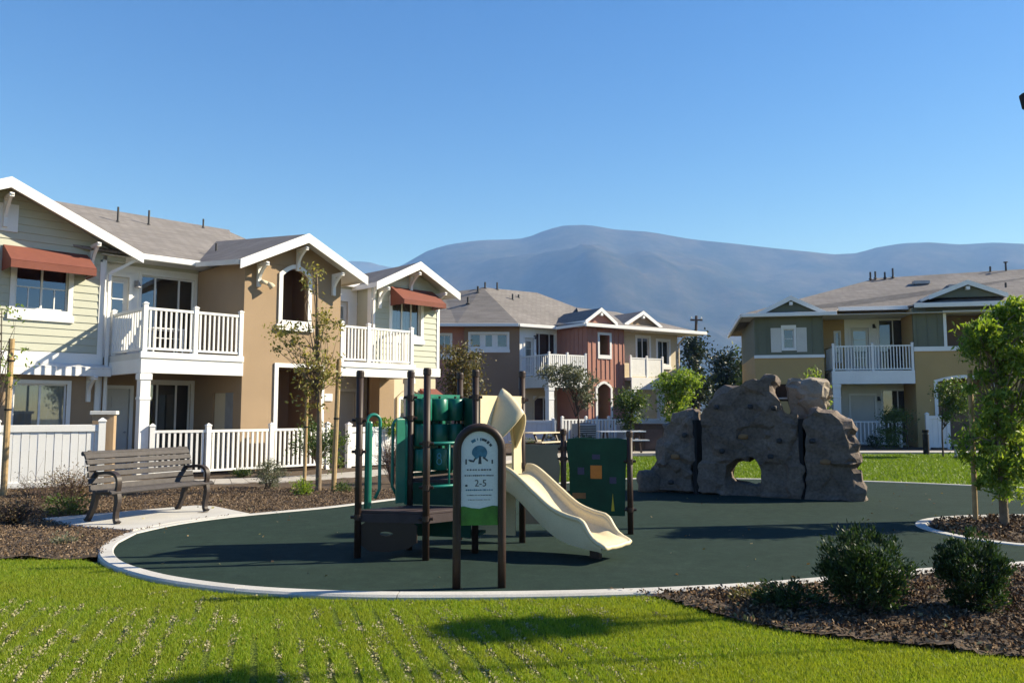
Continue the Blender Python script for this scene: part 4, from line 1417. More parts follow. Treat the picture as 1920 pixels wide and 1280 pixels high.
def board_fence(p, q, h, label, nb, posts=True, name='board_fence', group=None):
    f = thing(name, label, 'fence', (p[0], p[1], 0.03), math.atan2(q[1] - p[1], q[0] - p[0]), group)
    L = math.hypot(q[0] - p[0], q[1] - p[1])
    MB().box(0, L, -0.04, 0.04, h - 0.14, h).build('top_rail', 'white', f, bevel=0.008)
    MB().box(0, L, -0.035, 0.035, 0.03, 0.15).build('bottom_rail', 'white', f, bevel=0.008)
    bw = L / nb
    me = MB().box(0.004, bw - 0.004, -0.014, 0.014, 0.151, h - 0.141).mesh('board')
    for i in range(nb):
        link('board', me, 'white', f, loc=(i * bw, 0.006 * (i % 2), 0))
    if posts:
        for xx in posts:
            m = MB().box(xx - .065, xx + .065, -.065, .065, -.05, h + .06)
            m.loft([[(xx - .08, -.08, h + .06), (xx + .08, -.08, h + .06), (xx + .08, .08, h + .06), (xx - .08, .08, h + .06)], [(xx - .08, -.08, h + .085), (xx + .08, -.08, h + .085), (xx + .08, .08, h + .085), (xx - .08, .08, h + .085)], [(xx - .01, -.01, h + .14), (xx + .01, -.01, h + .14), (xx + .01, .01, h + .14), (xx - .01, .01, h + .14)]], closed=True, cap=True)
            m.build('post', 'white', f)
    return f


board_fence((-11.65, 14.75), (-8.45, 16.6), 1.27, 'solid white board fence behind the bench and dry shrubs', 26, posts=(1.85, 3.69))
fence(W1(0.25, -0.12), W1(1.45, -0.40), 1.10, 'short white picket fence run ending at the square balcony column', mid=0, posts=(1, 0))
fence(W1(1.45, -0.40), W1(4.75, -0.36), 1.10, 'long white picket fence before the tan gable', mid=1)
board_fence(W1(5.4, -0.3), W1(7.6, -0.3), 1.1, 'white board fence under the balcony of the second sage gable', 14, posts=(0.06, 2.1))
fence((2.4, 38.4), (6.0, 40.6), 1.15, 'white picket fence before the brick red bay', mid=2, step=0.2, pick_w=0.09)
board_fence((6.2, 40.6), (10.4, 43.2), 1.15, 'white board fence at the foot of the beige end', 18, posts=(0.06, 2.1, 4.1))
fence((14.9, 35.6), (17.0, 35.2), 1.1, 'white picket fence before the yellow block entrance', mid=0, step=0.16)
board_fence((17.35, 33.6), (18.15, 33.45), 1.35, 'single pale board gate panel before the yellow wall', 4, posts=(0.0, 0.8), name='gate_panel')
board_fence((-1.6, 37.6), (2.1, 38.2), 1.1, 'white board fence beside the tan wing', 16, posts=(0.06, 1.8, 3.6))

# tan pillar by the left fence
pl = thing('gate_pillar', 'square tan stucco pillar with a pale cap between the white fences', 'pillar', (-8.62, 17.0, 0), R(20))
MB().box(-.21, .21, -.21, .21, 0, 1.5).build('shaft', 'tan', pl, bevel=0.01)
MB().box(-.25, .25, -.25, .25, 1.5, 1.58).build('cap', 'offwhite', pl, bevel=0.01)

# small wire-framed table and grill on the balconies
tb = thing('balcony_table', 'small white metal table on the first balcony behind its rail', 'table', (*W1(1.0, 1.3), 2.93), R(45))
MB().box(-.4, .4, -.3, .3, .68, .71).build('table_top', 'white', tb)
for sx in (-1, 1):
    for sy in (-1, 1):
        MB().bar((sx * .36, sy * .26, 0), (sx * .36, sy * .26, .68), .03, .03).build('leg', 'white', tb)
for i, zz in enumerate((.2, .45)):
    MB().bar((-.36, -.26, zz), (.36, -.26, zz), .02, .02).build('stretcher', 'white', tb)

# ---------------------------------------------------------------- bench
BN = thing('park_bench', 'weathered grey slatted bench with dark iron arms and legs on the concrete pad', 'bench', (-4.95, 11.57, 0.07), math.atan2(1.35, 0.67))
prof_seat = []
# back slats along a curved profile: (y back, z)
bk = [(0.46, 0.47), (0.485, 0.555), (0.505, 0.64), (0.525, 0.725), (0.548, 0.81), (0.585, 0.885)]
LB = 0.88
for i, (yy, zz) in enumerate(bk):
    y2, z2 = bk[min(i + 1, len(bk) - 1)]
    y1, z1 = bk[max(i - 1, 0)]
    an = math.atan2(y2 - y1, z2 - z1)
    o = MB().box(-LB, LB, -0.016, 0.016, -0.036, 0.036).build('slat', 'bench_slat', BN, bevel=0.006, loc=(0, yy - 0.03, zz))
    o.rotation_euler = (-an, 0, 0)
o = MB().tube([(-LB, 0, 0), (LB, 0, 0)], 0.032, 10).build('slat', 'bench_slat', BN, loc=(0, 0.605, 0.925))
st = [(0.015, 0.425), (0.095, 0.437), (0.175, 0.436), (0.255, 0.431), (0.335, 0.427), (0.41, 0.43)]
for i, (yy, zz) in enumerate(st):
    o = MB().box(-LB, LB, -0.034, 0.034, -0.015, 0.015).build('slat', 'bench_slat', BN, bevel=0.006, loc=(0, yy, zz))
    o.rotation_euler = ((0.55 if i == 0 else (-0.05 if i < 3 else -0.02)), 0, 0)


def ribbon(pts, w_, x0, x1):
    """flat iron following pts (y,z), w_ = thickness per point"""
    m = MB()
    rings = []
    n = len(pts)
    for i, (y, z) in enumerate(pts):
        a, b_ = pts[max(0, i - 1)], pts[min(n - 1, i + 1)]
        t = Vector((b_[0] - a[0], b_[1] - a[1])).normalized()
        nx, nz = -t.y, t.x
        ww = w_[i] if hasattr(w_, '__len__') else w_
        rings.append([(x0, y + nx * ww / 2, z + nz * ww / 2), (x1, y + nx * ww / 2, z + nz * ww / 2), (x1, y - nx * ww / 2, z - nz * ww / 2), (x0, y - nx * ww / 2, z - nz * ww / 2)])
    m.loft(rings, closed=True, cap=True)
    return m


for sx in (-1, 1):
    xa = sx * 0.76
    x0, x1 = xa - 0.027, xa + 0.027
    fr = ribbon(catmull([(0.0, 0.40), (0.2, 0.405), (0.40, 0.40), (0.475, 0.44), (0.505, 0.56), (0.545, 0.74), (0.58, 0.86), (0.64, 0.955)], 4), 0.05, x0, x1).build('side_frame', 'bench_iron', BN)
    ribbon(catmull([(0.02, 0.40), (0.005, 0.30), (0.03, 0.17), (0.035, 0.06), (-0.005, 0.0)], 4), [0.07] * 8 + [0.055] * 7 + [0.08, 0.1], x0 - .004, x1 + .004).build('leg', 'bench_iron', BN)
    ribbon(catmull([(0.45, 0.41), (0.47, 0.30), (0.515, 0.17), (0.575, 0.06), (0.62, 0.0)], 4), [0.07] * 8 + [0.055] * 7 + [0.08, 0.1], x0 - .004, x1 + .004).build('leg', 'bench_iron', BN)
    ribbon(catmull([(0.53, 0.655), (0.40, 0.66), (0.24, 0.675), (0.10, 0.665), (0.02, 0.61), (0.005, 0.52), (0.03, 0.41)], 5), 0.042, x0 - .008, x1 + .008).build('arm', 'bench_iron', BN)

# ---------------------------------------------------------------- rules sign
SG = thing('playground_sign', 'arched brown framed playground rules sign with a pale printed panel', 'sign', (-0.285, 7.10, 0.05), math.atan2(0.04, 0.39))
HW = 0.197
pts = [(-HW, 0, -0.05), (-HW, 0, 0.4), (-HW, 0, 0.8), (-HW, 0, 1.19)]
for i in range(1, 16):
    a = PI - PI * i / 16
    pts.append((HW * math.cos(a), 0, 1.19 + HW * math.sin(a)))
pts += [(HW, 0, 1.19), (HW, 0, 0.8), (HW, 0, 0.4), (HW, 0, -0.05)]
MB().tube(pts, 0.036, 12).build('frame', 'brown_post', SG, smooth=True)
PWD = HW - 0.03
ol = [(-PWD, 0.67), (PWD, 0.67)] + [(PWD * math.cos(PI * i / 16), 1.19 + PWD * math.sin(PI * i / 16)) for i in range(17)]
pan = MB().extr([(x, 0.006, z) for x, z in ol], (0, 0.014, 0)).build('panel', 'panel_print', SG)
MB().extr([(x, 0.004, z) for x, z in [(-PWD, 0.535), (PWD, 0.535), (PWD, 0.668), (-PWD, 0.668)]], (0, 0.018, 0)).build('lower_panel', 'print_green', SG)
hl = [(-PWD, 0.668), (PWD, 0.668), (PWD, 0.70), (PWD * .7, 0.705), (PWD * .3, 0.69), (0, 0.678), (-PWD * .4, 0.684), (-PWD * .8, 0.70), (-PWD, 0.698)]
MB().extr([(x, 0.003, z) for x, z in hl], (0, 0.002, 0)).build('print_hill', 'print_green', pan)


def pr(pts, mat, nm='print_mark', y=0.0035):
    return MB().extr([(x, y, z) for x, z in pts], (0, 0.002, 0)).build(nm, mat, pan)


def sq(x, z, w_, h_, mat, nm='print_mark'):
    return pr([(x - w_ / 2, z - h_ / 2), (x + w_ / 2, z - h_ / 2), (x + w_ / 2, z + h_ / 2), (x - w_ / 2, z + h_ / 2)], mat, nm)


# arc of lettering blocks over a round tree-like emblem
for i, (a0, a1) in enumerate(((128, 108), (101, 97), (88, 82), (80, 58), (55, 44), (40, 28))):
    ro, ri = 0.128, 0.102 + 0.004 * (i % 2)
    arc = [(ro * math.cos(R(a0 + (a1 - a0) * k / 4)), 1.165 + ro * math.sin(R(a0 + (a1 - a0) * k / 4))) for k in range(5)]
    arc2 = [(ri * math.cos(R(a0 + (a1 - a0) * k / 4)), 1.165 + ri * math.sin(R(a0 + (a1 - a0) * k / 4))) for k in range(4, -1, -1)]
    pr(arc + arc2, 'print_blue' if i < 3 else 'print_dark')
em = [(0.068 * math.cos(R(a)), 1.165 + 0.062 * math.sin(R(a))) for a in range(-25, 206, 11)]
pr(em + [(-0.04, 1.12), (-0.03, 1.105), (-0.005, 1.125), (0.006, 1.125), (0.03, 1.13), (0.05, 1.115)], 'print_blue', 'print_emblem')
pr([(-0.012, 1.065), (0.018, 1.065), (0.012, 1.135), (-0.004, 1.135)], 'print_dark', 'print_trunk')
pr([(-0.10, 1.10), (-0.085, 1.085), (-0.05, 1.08), (-0.03, 1.115), (-0.042, 1.12), (-0.055, 1.098), (-0.09, 1.105)], 'print_dark')
pr([(0.025, 1.12), (0.07, 1.085), (0.075, 1.10), (0.035, 1.13)], 'print_dark')
for x, h_ in ((-0.118, 0.045), (0.112, 0.035)):
    sq(x, 1.085, 0.013, h_, 'print_dark')
lr = random.Random(3)
for z, h_, n, wd, mt in ((1.015, 0.013, 9, 0.22, 'print_dark'), (0.965, 0.011, 15, 0.26, 'print_dark'), (0.84, 0.012, 14, 0.24, 'print_blue'), (0.795, 0.007, 16, 0.22, 'print_dark'), (0.755, 0.006, 14, 0.20, 'print_dark')):
    x = -wd / 2
    for k in range(n):
        ww = wd / n * lr.uniform(0.45, 0.85)
        if h_ > 0.03:
            pr([(x, z - h_ / 2), (x + 0.008, z - h_ / 2), (x + 0.012 + 0.006 * k, z + h_ * .1), (x + 0.02, z + h_ / 2), (x + 0.004, z + h_ / 2)], mt)
        else:
            sq(x + ww / 2, z, ww, h_ * lr.uniform(.7, 1.1), mt, 'print_letter')
        x += wd / n
fc = bpy.data.curves.new('age', 'FONT'); fc.body = '2-5'; fc.size = 0.082; fc.align_x = 'CENTER'; fc.extrude = 0.001
fo = bpy.data.objects.new('age', fc); COL.objects.link(fo)
fm = bpy.data.meshes.new_from_object(fo.evaluated_get(bpy.context.evaluated_depsgraph_get()))
bpy.data.objects.remove(fo)
fm.materials.clear()
o = link('print_age', fm, 'print_dark', pan, loc=(0.01, 0.0035, 0.872)); o.rotation_euler = (PI / 2, 0, 0)
sq(-0.115, 0.878, 0.02, 0.018, 'print_dark', 'print_letter')

# ---------------------------------------------------------------- play structure
PS = thing('play_structure', 'green, brown and beige play structure with decks, panels and a curved slide', 'play structure', (0, 0, 0.05))
A_, B_, C_, D1, D2, E_ = (-1.62, 8.54), (-0.89, 8.40), (-1.14, 9.02), (-0.63, 9.72), (-0.40, 8.82), (0.12, 9.50)
FP, GP = (0.66, 10.35), (1.48, 10.15)


def post(p, h, r=0.037, clamps=()):
    m = MB().tube([(p[0], p[1], -0.06), (p[0], p[1], h)], r, 14)
    o = m.build('post', 'brown_post', PS, smooth=False)
    for pl_ in o.data.polygons:
        pl_.use_smooth = len(pl_.vertices) == 4
    MB().tube([(p[0], p[1], h - 0.045), (p[0], p[1], h + 0.012), (p[0], p[1], h + 0.03)], [r * 1.18, r * 1.18, r * 0.9], 14).build('post_cap', 'brown_post', o, smooth=False)
    for zc in clamps:
        MB().tube([(p[0], p[1], zc - 0.028), (p[0], p[1], zc + 0.028)], r * 1.22, 12).build('clamp', 'brown_post', o)
        MB().tube([(p[0] - 0.075, p[1] - 0.01, zc), (p[0] + 0.075, p[1] - 0.01, zc)], 0.016, 8).build('clamp_bolt', 'brown_post', o)
    return o


post(A_, 1.93, clamps=(1.43, 1.1, 0.42))
post(B_, 1.95, clamps=(1.19, 0.74, 0.42))
post(C_, 1.95, clamps=(1.68, 1.45, 0.74))
post(D1, 1.96, clamps=(1.68, 1.2))
post(D2, 1.95, clamps=(1.68, 1.19, 0.74))
post(E_, 1.97, clamps=(1.66, 0.9))
post(FP, 1.27, clamps=(0.92, 1.05))
post(GP, 1.25, clamps=(0.9, 0.3))


def deck(pts, z, th, mat, name):
    cx = sum(p[0] for p in pts) / len(pts); cy = sum(p[1] for p in pts) / len(pts)
    q = [(cx + (p[0] - cx) * 0.985, cy + (p[1] - cy) * 0.985) for p in pts]
    d = MB().extr([(x, y, z) for x, y in q], (0, 0, -0.03)).build(name, mat, PS, bevel=0.006)
    for i in range(len(q)):
        a, b_ = q[i], q[(i + 1) % len(q)]
        MB().bar((a[0], a[1], z - 0.03 - th / 2), (b_[0], b_[1], z - 0.03 - th / 2), 0.035, th).build('deck_rim', mat, d)
    return d


deck([A_, B_, D2, C_], 0.49, 0.09, 'deck_brown', 'platform')
deck([C_, D2, E_, D1], 0.78, 0.09, 'deck_brown', 'platform')


def lerp(a, b_, t):
    return (a[0] + (b_[0] - a[0]) * t, a[1] + (b_[1] - a[1]) * t)


# brown curved transfer panel under the low platform, with a hand hole
ab = [(0.05, 0.40), (0.95, 0.40), (0.93, 0.30), (0.80, 0.17), (0.55, 0.09), (0.28, 0.07), (0.06, 0.02)]
n_ = Vector((-(B_[1] - A_[1]), B_[0] - A_[0])).normalized()


def on_edge(p, q, w_, z, off=0.0):
    nn = Vector((q[1] - p[1], -(q[0] - p[0]))).normalized()
    x, y = lerp(p, q, w_)
    return (x + nn.x * off, y + nn.y * off, z)


def plate(p, q, outline, mat, name, off=0.0, th=0.02, parent=None, bevel=0.004):
    nn = Vector((q[1] - p[1], -(q[0] - p[0]))).normalized()
    pts = [on_edge(p, q, w_, z, off) for w_, z in outline]
    return MB().extr(pts, (nn.x * -th, nn.y * -th, 0)).build(name, mat, parent or PS, bevel=bevel)


hole = [(0.42 + 0.10 * math.cos(a), 0.255 + 0.022 * math.sin(a)) for a in np.linspace(0, 2 * PI, 13)[:-1]]
# panel built as a ring of quads around the hand hole
outer = []
for k in range(12):
    a = 2 * PI * k / 12
    outer.append((0.46 + 0.44 * max(-0.93, min(0.93, 1.25 * math.cos(a))), 0.235 + 0.165 * max(-1, min(1, 1.3 * math.sin(a))) * (0.55 + 0.45 * (1 - max(0, math.cos(a))) if math.sin(a) < 0 else 1)))
m = MB()
nn = Vector((B_[1] - A_[1], -(B_[0] - A_[0]))).normalized()
for k in range(12):
    q4 = [outer[k], outer[(k + 1) % 12], hole[(k + 1) % 12], hole[k]]
    m.extr([on_edge(A_, B_, a, z, -0.0) for a, z in q4], (nn.x * -0.02, nn.y * -0.02, 0))
m.build('transfer_panel', 'brown_post', PS)
# steps behind: two treads under the tall deck
for z, t in ((0.20, 0.15), (0.34, 0.35)):
    a, b_ = lerp(C_, D1, t), lerp(D2, E_, t)
    MB().bar((a[0], a[1], z), (b_[0], b_[1], z), 0.24, 0.03, up=(0, 0, 1)).build('step', 'green_dark', PS)
# closure panel between the two decks
plate(C_, D2, [(0.06, 0.50), (0.94, 0.50), (0.94, 0.74), (0.06, 0.74)], 'green_dark', 'riser', 0.02)
plate(C_, D2, [(0.08, 0.16), (0.94, 0.16), (0.94, 0.36), (0.08, 0.36)], 'green_dark', 'riser', 0.015)


# loop hand rails beside the entry edge A - C
def loop_rail(p, out, z0, z1, r=0.019, w_=0.15):
    o = Vector(out).normalized()
    pts = [(p[0], p[1], z0), (p[0], p[1], z1 - w_ / 2)]
    for i in range(1, 8):
        a = PI - PI * i / 8
        pts.append((p[0] + o.x * (w_ / 2 + w_ / 2 * math.cos(a)), p[1] + o.y * (w_ / 2 + w_ / 2 * math.cos(a)), z1 - w_ / 2 + w_ / 2 * math.sin(a)))
    pts += [(p[0] + o.x * w_, p[1] + o.y * w_, z1 - w_ / 2), (p[0] + o.x * w_, p[1] + o.y * w_, z0 + 0.2), (p[0] + o.x * (w_ - .05), p[1] + o.y * (w_ - .05), z0 + 0.1)]
    return MB().tube(pts, r, 10).build('loop_handrail', 'green_rail', PS, smooth=True)


loop_rail((A_[0] + .07, A_[1] + .05), (0.9, 0.5), 0.5, 1.49, 0.018)
MB().box(-.03, .03, -.03, .03, 0, .92).build('handrail_panel', 'green_plastic', PS, loc=(A_[0] + .095, A_[1] + .07, 0.5), rz=R(30), bevel=0.02)
loop_rail((C_[0] - .04, C_[1] - .03), (-0.9, -0.25), 0.5, 1.44, 0.017)
plate(lerp(A_, C_, 0.70), C_, [(0.1, 0.52), (0.85, 0.52), (0.85, 1.44), (0.1, 1.44)], 'green_plastic', 'handrail_panel', 0.0, 0.02)


# game panel of turning green cylinders between C and D1 (three columns, three rows)
gp = plate(C_, D1, [(0.04, 0.80), (0.96, 0.80), (0.96, 0.84), (0.04, 0.84)], 'green_dark', 'game_panel', 0.03, 0.04)
MB().bar((*lerp(C_, D1, .03), 1.70), (*lerp(C_, D1, .97), 1.70), 0.05, 0.04).build('panel_rail', 'green_plastic', gp)
GL, GR = (-1.10, 9.10), (-0.60, 9.34)
for j in range(3):
    c = lerp((-1.10, 9.12), (-0.585, 9.55), (j + 0.5) / 3)
    MB().tube([(c[0], c[1], 0.84), (c[0], c[1], 1.70)], 0.014, 8).build('spindle', 'brown_post', gp)
    for i, (z0, z1) in enumerate(((0.85, 1.10), (1.13, 1.38), (1.415, 1.67))):
        cy = MB().tube([(c[0], c[1], z0), (c[0], c[1], z0 + .012), (c[0], c[1], z1 - .012), (c[0], c[1], z1)], [0.088, 0.098, 0.098, 0.088], 20).build('game_cylinder', 'green_plastic', gp, smooth=False)
        for pl_ in cy.data.polygons:
            pl_.use_smooth = len(pl_.vertices) == 4
plate(C_, D1, [(0.05, 0.84), (0.95, 0.84), (0.95, 1.69), (0.05, 1.69)], 'green_plastic', 'panel_back', -0.10, 0.02, gp)
# outlined mark on a lower cylinder, drawn as two raised rings
c = lerp((-1.10, 9.12), (-0.585, 9.55), 0.5)
dr = Vector((-c[0], -c[1])).normalized()
sd = Vector((-dr.y, dr.x))
for zc, rr in ((1.02, 0.024), (0.955, 0.034)):
    ring = []
    for i in range(17):
        a = 2 * PI * i / 16
        lx, lz = rr * math.cos(a) * 0.8, rr * math.sin(a) * 1.05
        rad = math.sqrt(max(0, 0.100 ** 2 - lx * lx))
        ring.append((c[0] + dr.x * rad + sd.x * lx, c[1] + dr.y * rad + sd.y * lx, zc + lz))
    MB().tube(ring, 0.005, 6).build('print_mark', 'print_cyan', gp)
# dark upper panel between D1 and D2
plate(D1, D2, [(0.08, 1.22), (0.92, 1.22), (0.92, 1.68), (0.08, 1.68)], 'green_dark', 'roof_panel', 0.0, 0.02)
# front guard rail between B and D2
for z in (1.19, 0.74):
    MB().tube([(*B_, z), (*D2, z)], 0.016, 10).build('guard_rail', 'green_rail', PS, smooth=True)
for t in (0.45, 0.9):
    p = lerp(B_, D2, t)
    MB().tube([(*p, 0.74), (*p, 1.19)], 0.011, 8).build('guard_bar', 'green_rail', PS, smooth=True)

# beige slide entry panel with a pointed hood between D2 and E
SLD = Vector((E_[1] - D2[1], -(E_[0] - D2[0]))).normalized()      # outward, towards the slide


def hp(w_, z, o=0.0):
    x, y = lerp(D2, E_, w_)
    return (x + SLD.x * o, y + SLD.y * o, z)


jl = [(0.07, 0.80), (0.22, 0.80), (0.22, 1.15), (0.28, 1.34), (0.50, 1.60), (0.50, 1.70), (0.07, 1.70)]
jr = [(0.78, 0.80), (0.97, 0.80), (0.95, 1.15), (0.99, 1.38), (0.95, 1.55), (0.98, 1.70), (0.50, 1.70), (0.50, 1.60), (0.72, 1.34), (0.78, 1.15)]
for q in (jl, jr):
    MB().extr([hp(a, z, 0.02) for a, z in q], (SLD.x * -0.03, SLD.y * -0.03, 0)).build('slide_panel', 'beige_plastic', PS)
basec, rim = [], []
N = 20
for i in range(N + 1):
    t = i / N
    s_ = abs(2 * t - 1)
    w_ = 0.20 + 0.64 * t
    zb = 1.14 + 0.64 * (1 - s_ ** 1.45)
    zr = 1.10 + 0.40 * (1 - s_ ** 1.25)
    basec.append(hp(w_, zb, 0.021))
    o_ = 0.03 + 0.30 * (1 - s_ ** 1.8)
    rim.append(hp(0.24 + 0.56 * t, zr, o_))
rings = []
for k in range(7):
    u = k / 6
    ring = []
    for b_, r_ in zip(basec, rim):
        v = Vector(b_).lerp(Vector(r_), u)
        v.z += 0.035 * math.sin(PI * u)
        ring.append(tuple(v))
    rings.append(ring)
hd = MB().loft(rings).build('slide_hood', 'beige_plastic', PS, smooth=True)
so = hd.modifiers.new('shell', 'SOLIDIFY'); so.thickness = 0.022; so.offset = 0

# slide: swept trough
S0, ST = Vector((0.02, 9.17)), Vector((0.79, -0.61)).normalized()
SN = Vector((-ST.y, ST.x))
pathz = catmull([(0.0, 0.78), (0.10, 0.765), (0.25, 0.67), (0.5, 0.46), (0.69, 0.325), (0.86, 0.25), (1.02, 0.215), (1.14, 0.195), (1.26, 0.18), (1.34, 0.15)], 6)
rims = []
rings = []
for i, (x, z) in enumerate(pathz):
    t = x / 1.34
    hh = max(0.015, float(np.interp(x, [0, .25, .5, .69, .86, 1.04, 1.09, 1.15, 1.2, 1.26, 1.4], [.12, .14, .175, .185, .2, .205, .185, .10, .05, .022, .015])))
    hw = 0.235 + 0.012 * max(0, t - .7)
    sec = [(-hw - 0.015, hh), (-hw, hh * 0.75), (-hw + 0.01, hh * 0.35), (-hw + 0.04, 0.06 * hh / .2), (-hw + 0.10, 0.008), (-0.06, 0), (0.06, 0), (hw - 0.10, 0.008), (hw - 0.04, 0.06 * hh / .2), (hw - 0.01, hh * 0.35), (hw, hh * 0.75), (hw + 0.015, hh)]
    rings.append([(S0.x + ST.x * x + SN.x * a, S0.y + ST.y * x + SN.y * a, z + b_) for a, b_ in sec])
sl = MB().loft(rings).build('slide', 'beige_plastic', PS, smooth=True)
so = sl.modifiers.new('shell', 'SOLIDIFY'); so.thickness = 0.022; so.offset = -1
lip = [rings[-1][k] for k in range(12)]
rl = [r_[0] for r_ in rings] + lip[1:-1] + [r_[-1] for r_ in reversed(rings)]
MB().tube(rl, 0.026, 12).build('slide_rim', 'beige_plastic', sl, smooth=True)
# deep outer skirt on the near side
for k, sg in ((0, -1), (-1, 1)):
    sk_ = []
    for i, r_ in enumerate(rings[:-3]):
        a = Vector(r_[k])
        x, z = pathz[i]
        lowz = z - 0.13 * (1 - 0.5 * x / 1.34)
        sk_.append([tuple(a), (a.x + SN.x * sg * 0.012, a.y + SN.y * sg * 0.012, (a.z + lowz) / 2), (a.x - SN.x * sg * 0.02, a.y - SN.y * sg * 0.02, max(0.1, lowz))])
    MB().loft(sk_).build('slide_skirt', 'beige_plastic', sl, smooth=True)
fx = S0 + ST * 1.08
MB().bar((fx.x, fx.y, 0.2), (fx.x, fx.y, -0.04), 0.12, 0.05, up=(SN.x, SN.y, 0)).build('slide_foot', 'brown_post', sl)

# beige back panel between E and F, and the tall green activity panel between F and G
plate((0.15, 10.33), (0.64, 10.33), [(0.02, 0.10), (0.93, 0.10), (0.90, 0.55), (0.96, 0.80), (0.88, 0.98), (0.97, 1.10), (0.02, 1.10)], 'grey_plastic', 'back_panel', 0.0, 0.03)
plate(E_, D1, [(0.1, 0.08), (0.92, 0.08), (0.92, 0.72), (0.1, 0.72)], 'beige_plastic', 'back_panel', 0.0, 0.03)
ap = plate(FP, GP, [(0.10, 0.22), (0.92, 0.22), (0.94, 0.80), (0.97, 1.05), (0.98, 1.17), (0.82, 1.19), (0.5, 1.18), (0.2, 1.19), (0.06, 1.17), (0.05, 1.05), (0.09, 0.8)], 'green_dark', 'activity_panel', 0.02, 0.03, bevel=0.008)
for (a, z, w_, h_, mt) in ((0.50, 0.76, 0.17, 0.165, 'print_orange'), (0.27, 0.77, 0.10, 0.09, 'print_navy'), (0.5, 0.95, 0.12, 0.06, 'print_navy'), (0.75, 0.66, 0.10, 0.08, 'print_navy'), (0.24, 0.46, 0.2, 0.07, 'rock_orange')):
    plate(FP, GP, [(a - w_ / 2, z - h_ / 2), (a + w_ / 2, z - h_ / 2), (a + w_ / 2, z + h_ / 2), (a - w_ / 2, z + h_ / 2)], mt, 'panel_marker', 0.026, 0.005, ap, 0)
plate(FP, GP, [(0.72, 0.28), (0.77, 0.28), (0.755, 0.40), (0.745, 0.50), (0.735, 0.40)], 'print_yellow', 'panel_marker', 0.026, 0.005, ap, 0)
for p, z in ((FP, 0.92), (FP, 0.5), (GP, 0.92), (GP, 0.32)):
    q = lerp(FP, GP, 0.1 if p is FP else 0.93)
    MB().tube([(*p, z), (*q, z)], 0.016, 8).build('clamp_arm', 'brown_post', ap)
# ---------------------------------------------------------------- climbing rock
RQ, RA = (4.27, 14.50), math.atan2(-1.69, 3.37)
RK = thing('climbing_rock', 'big dark artificial climbing rock with an arched tunnel on the rubber surface', 'climbing rock', (*RQ, 0.05), RA)


def rp(px, py, yb=0.0):
    """pixel to (x, z) on the rock's front plane"""
    r_ = ray(px, py)
    ca, sa = math.cos(RA), math.sin(RA)
    ox, oy = -RQ[0], -RQ[1]
    lx = lambda X, Y: X * ca + Y * sa
    ly = lambda X, Y: -X * sa + Y * ca
    t = (yb - ly(ox, oy)) / ly(r_[0], r_[1])
    return (lx(ox, oy) + lx(r_[0], r_[1]) * t, CAM_H + r_[2] * t - 0.05)


def rpoly(px):
    return [rp(*p) for p in px]


def blob(m, c, r_, seed, sub=3, sq_=0.55):
    bm = bmesh.new()
    bmesh.ops.create_icosphere(bm, subdivisions=sub, radius=1.0)
    n = len(m.v)
    for v in bm.verts:
        d = v.co.normalized()
        # squarish boulder with facets
        k = max(abs(d.x), abs(d.y), abs(d.z))
        f = (1 - sq_) + sq_ / k
        f *= 1 + 0.22 * mnoise.noise(d * 1.7 + Vector((seed, seed * 2, 0)))
        m.v.append((c[0] + d.x * r_[0] * f, c[1] + d.y * r_[1] * f, c[2] + d.z * r_[2] * f))
    for f_ in bm.faces:
        m.f.append(tuple(n + v.index for v in f_.verts))
    bm.free()


def prism(m, poly, y0, y1, back=0.8, z_in=0.0):
    """polygon (x,z) thick from y0 to y1, shrinking a little to the back"""
    cx = sum(p[0] for p in poly) / len(poly)
    cz = 0.0
    f0 = [(x, y0, z) for x, z in poly]
    f1 = [(cx + (x - cx) * back, y1, z * (0.9 if z > 0.3 else 1.0)) for x, z in poly]
    m.loft([f0, f1], closed=True, cap=True)


def rockify(m, name, mat, seed, vox=0.05, amp=0.066, parent=RK):
    me0 = m.mesh('tmp')
    ob = bpy.data.objects.new('tmp', me0)
    COL.objects.link(ob)
    md = ob.modifiers.new('r', 'REMESH')
    md.mode = 'VOXEL'
    md.voxel_size = vox
    dg = bpy.context.evaluated_depsgraph_get()
    me = bpy.data.meshes.new_from_object(ob.evaluated_get(dg))
    bpy.data.objects.remove(ob)
    n = len(me.vertices)
    co = np.zeros(n * 3); no = np.zeros(n * 3)
    me.vertices.foreach_get('co', co); me.vertex_normals.foreach_get('vector', no)
    co = co.reshape(-1, 3); no = no.reshape(-1, 3)
    for i in range(n):
        p = Vector(co[i])
        a = mnoise.fractal(p * 1.5 + Vector((seed, 0, 0)), 1.0, 2.1, 4)
        # slanted ledges
        q = (p.z + 0.35 * p.x + 0.25 * a) * 3.1 + seed
        led = abs((q % 1.0) - 0.5) * 2
        c = mnoise.cell(p * 1.6 + Vector((a * .6, a * .6, seed))) - 0.5
        d = amp * (a * 0.8 + 0.6 * (led - 0.5) + 1.0 * c)
        if no[i][1] < -0.6:
            d *= 0.6
        if p.z < 0.06:
            d *= 0.3
        co[i] = p + Vector(no[i]) * d
        co[i][2] = max(co[i][2], -0.05)
    me.vertices.foreach_set('co', co.ravel())
    me.update()
    me.name = name
    me.materials.clear()
    o = link(name, me, mat, parent)
    sm = o.modifiers.new('s', 'SMOOTH'); sm.factor = 0.5; sm.iterations = 1
    dc = o.modifiers.new('d', 'DECIMATE'); dc.ratio = 0.14
    return o


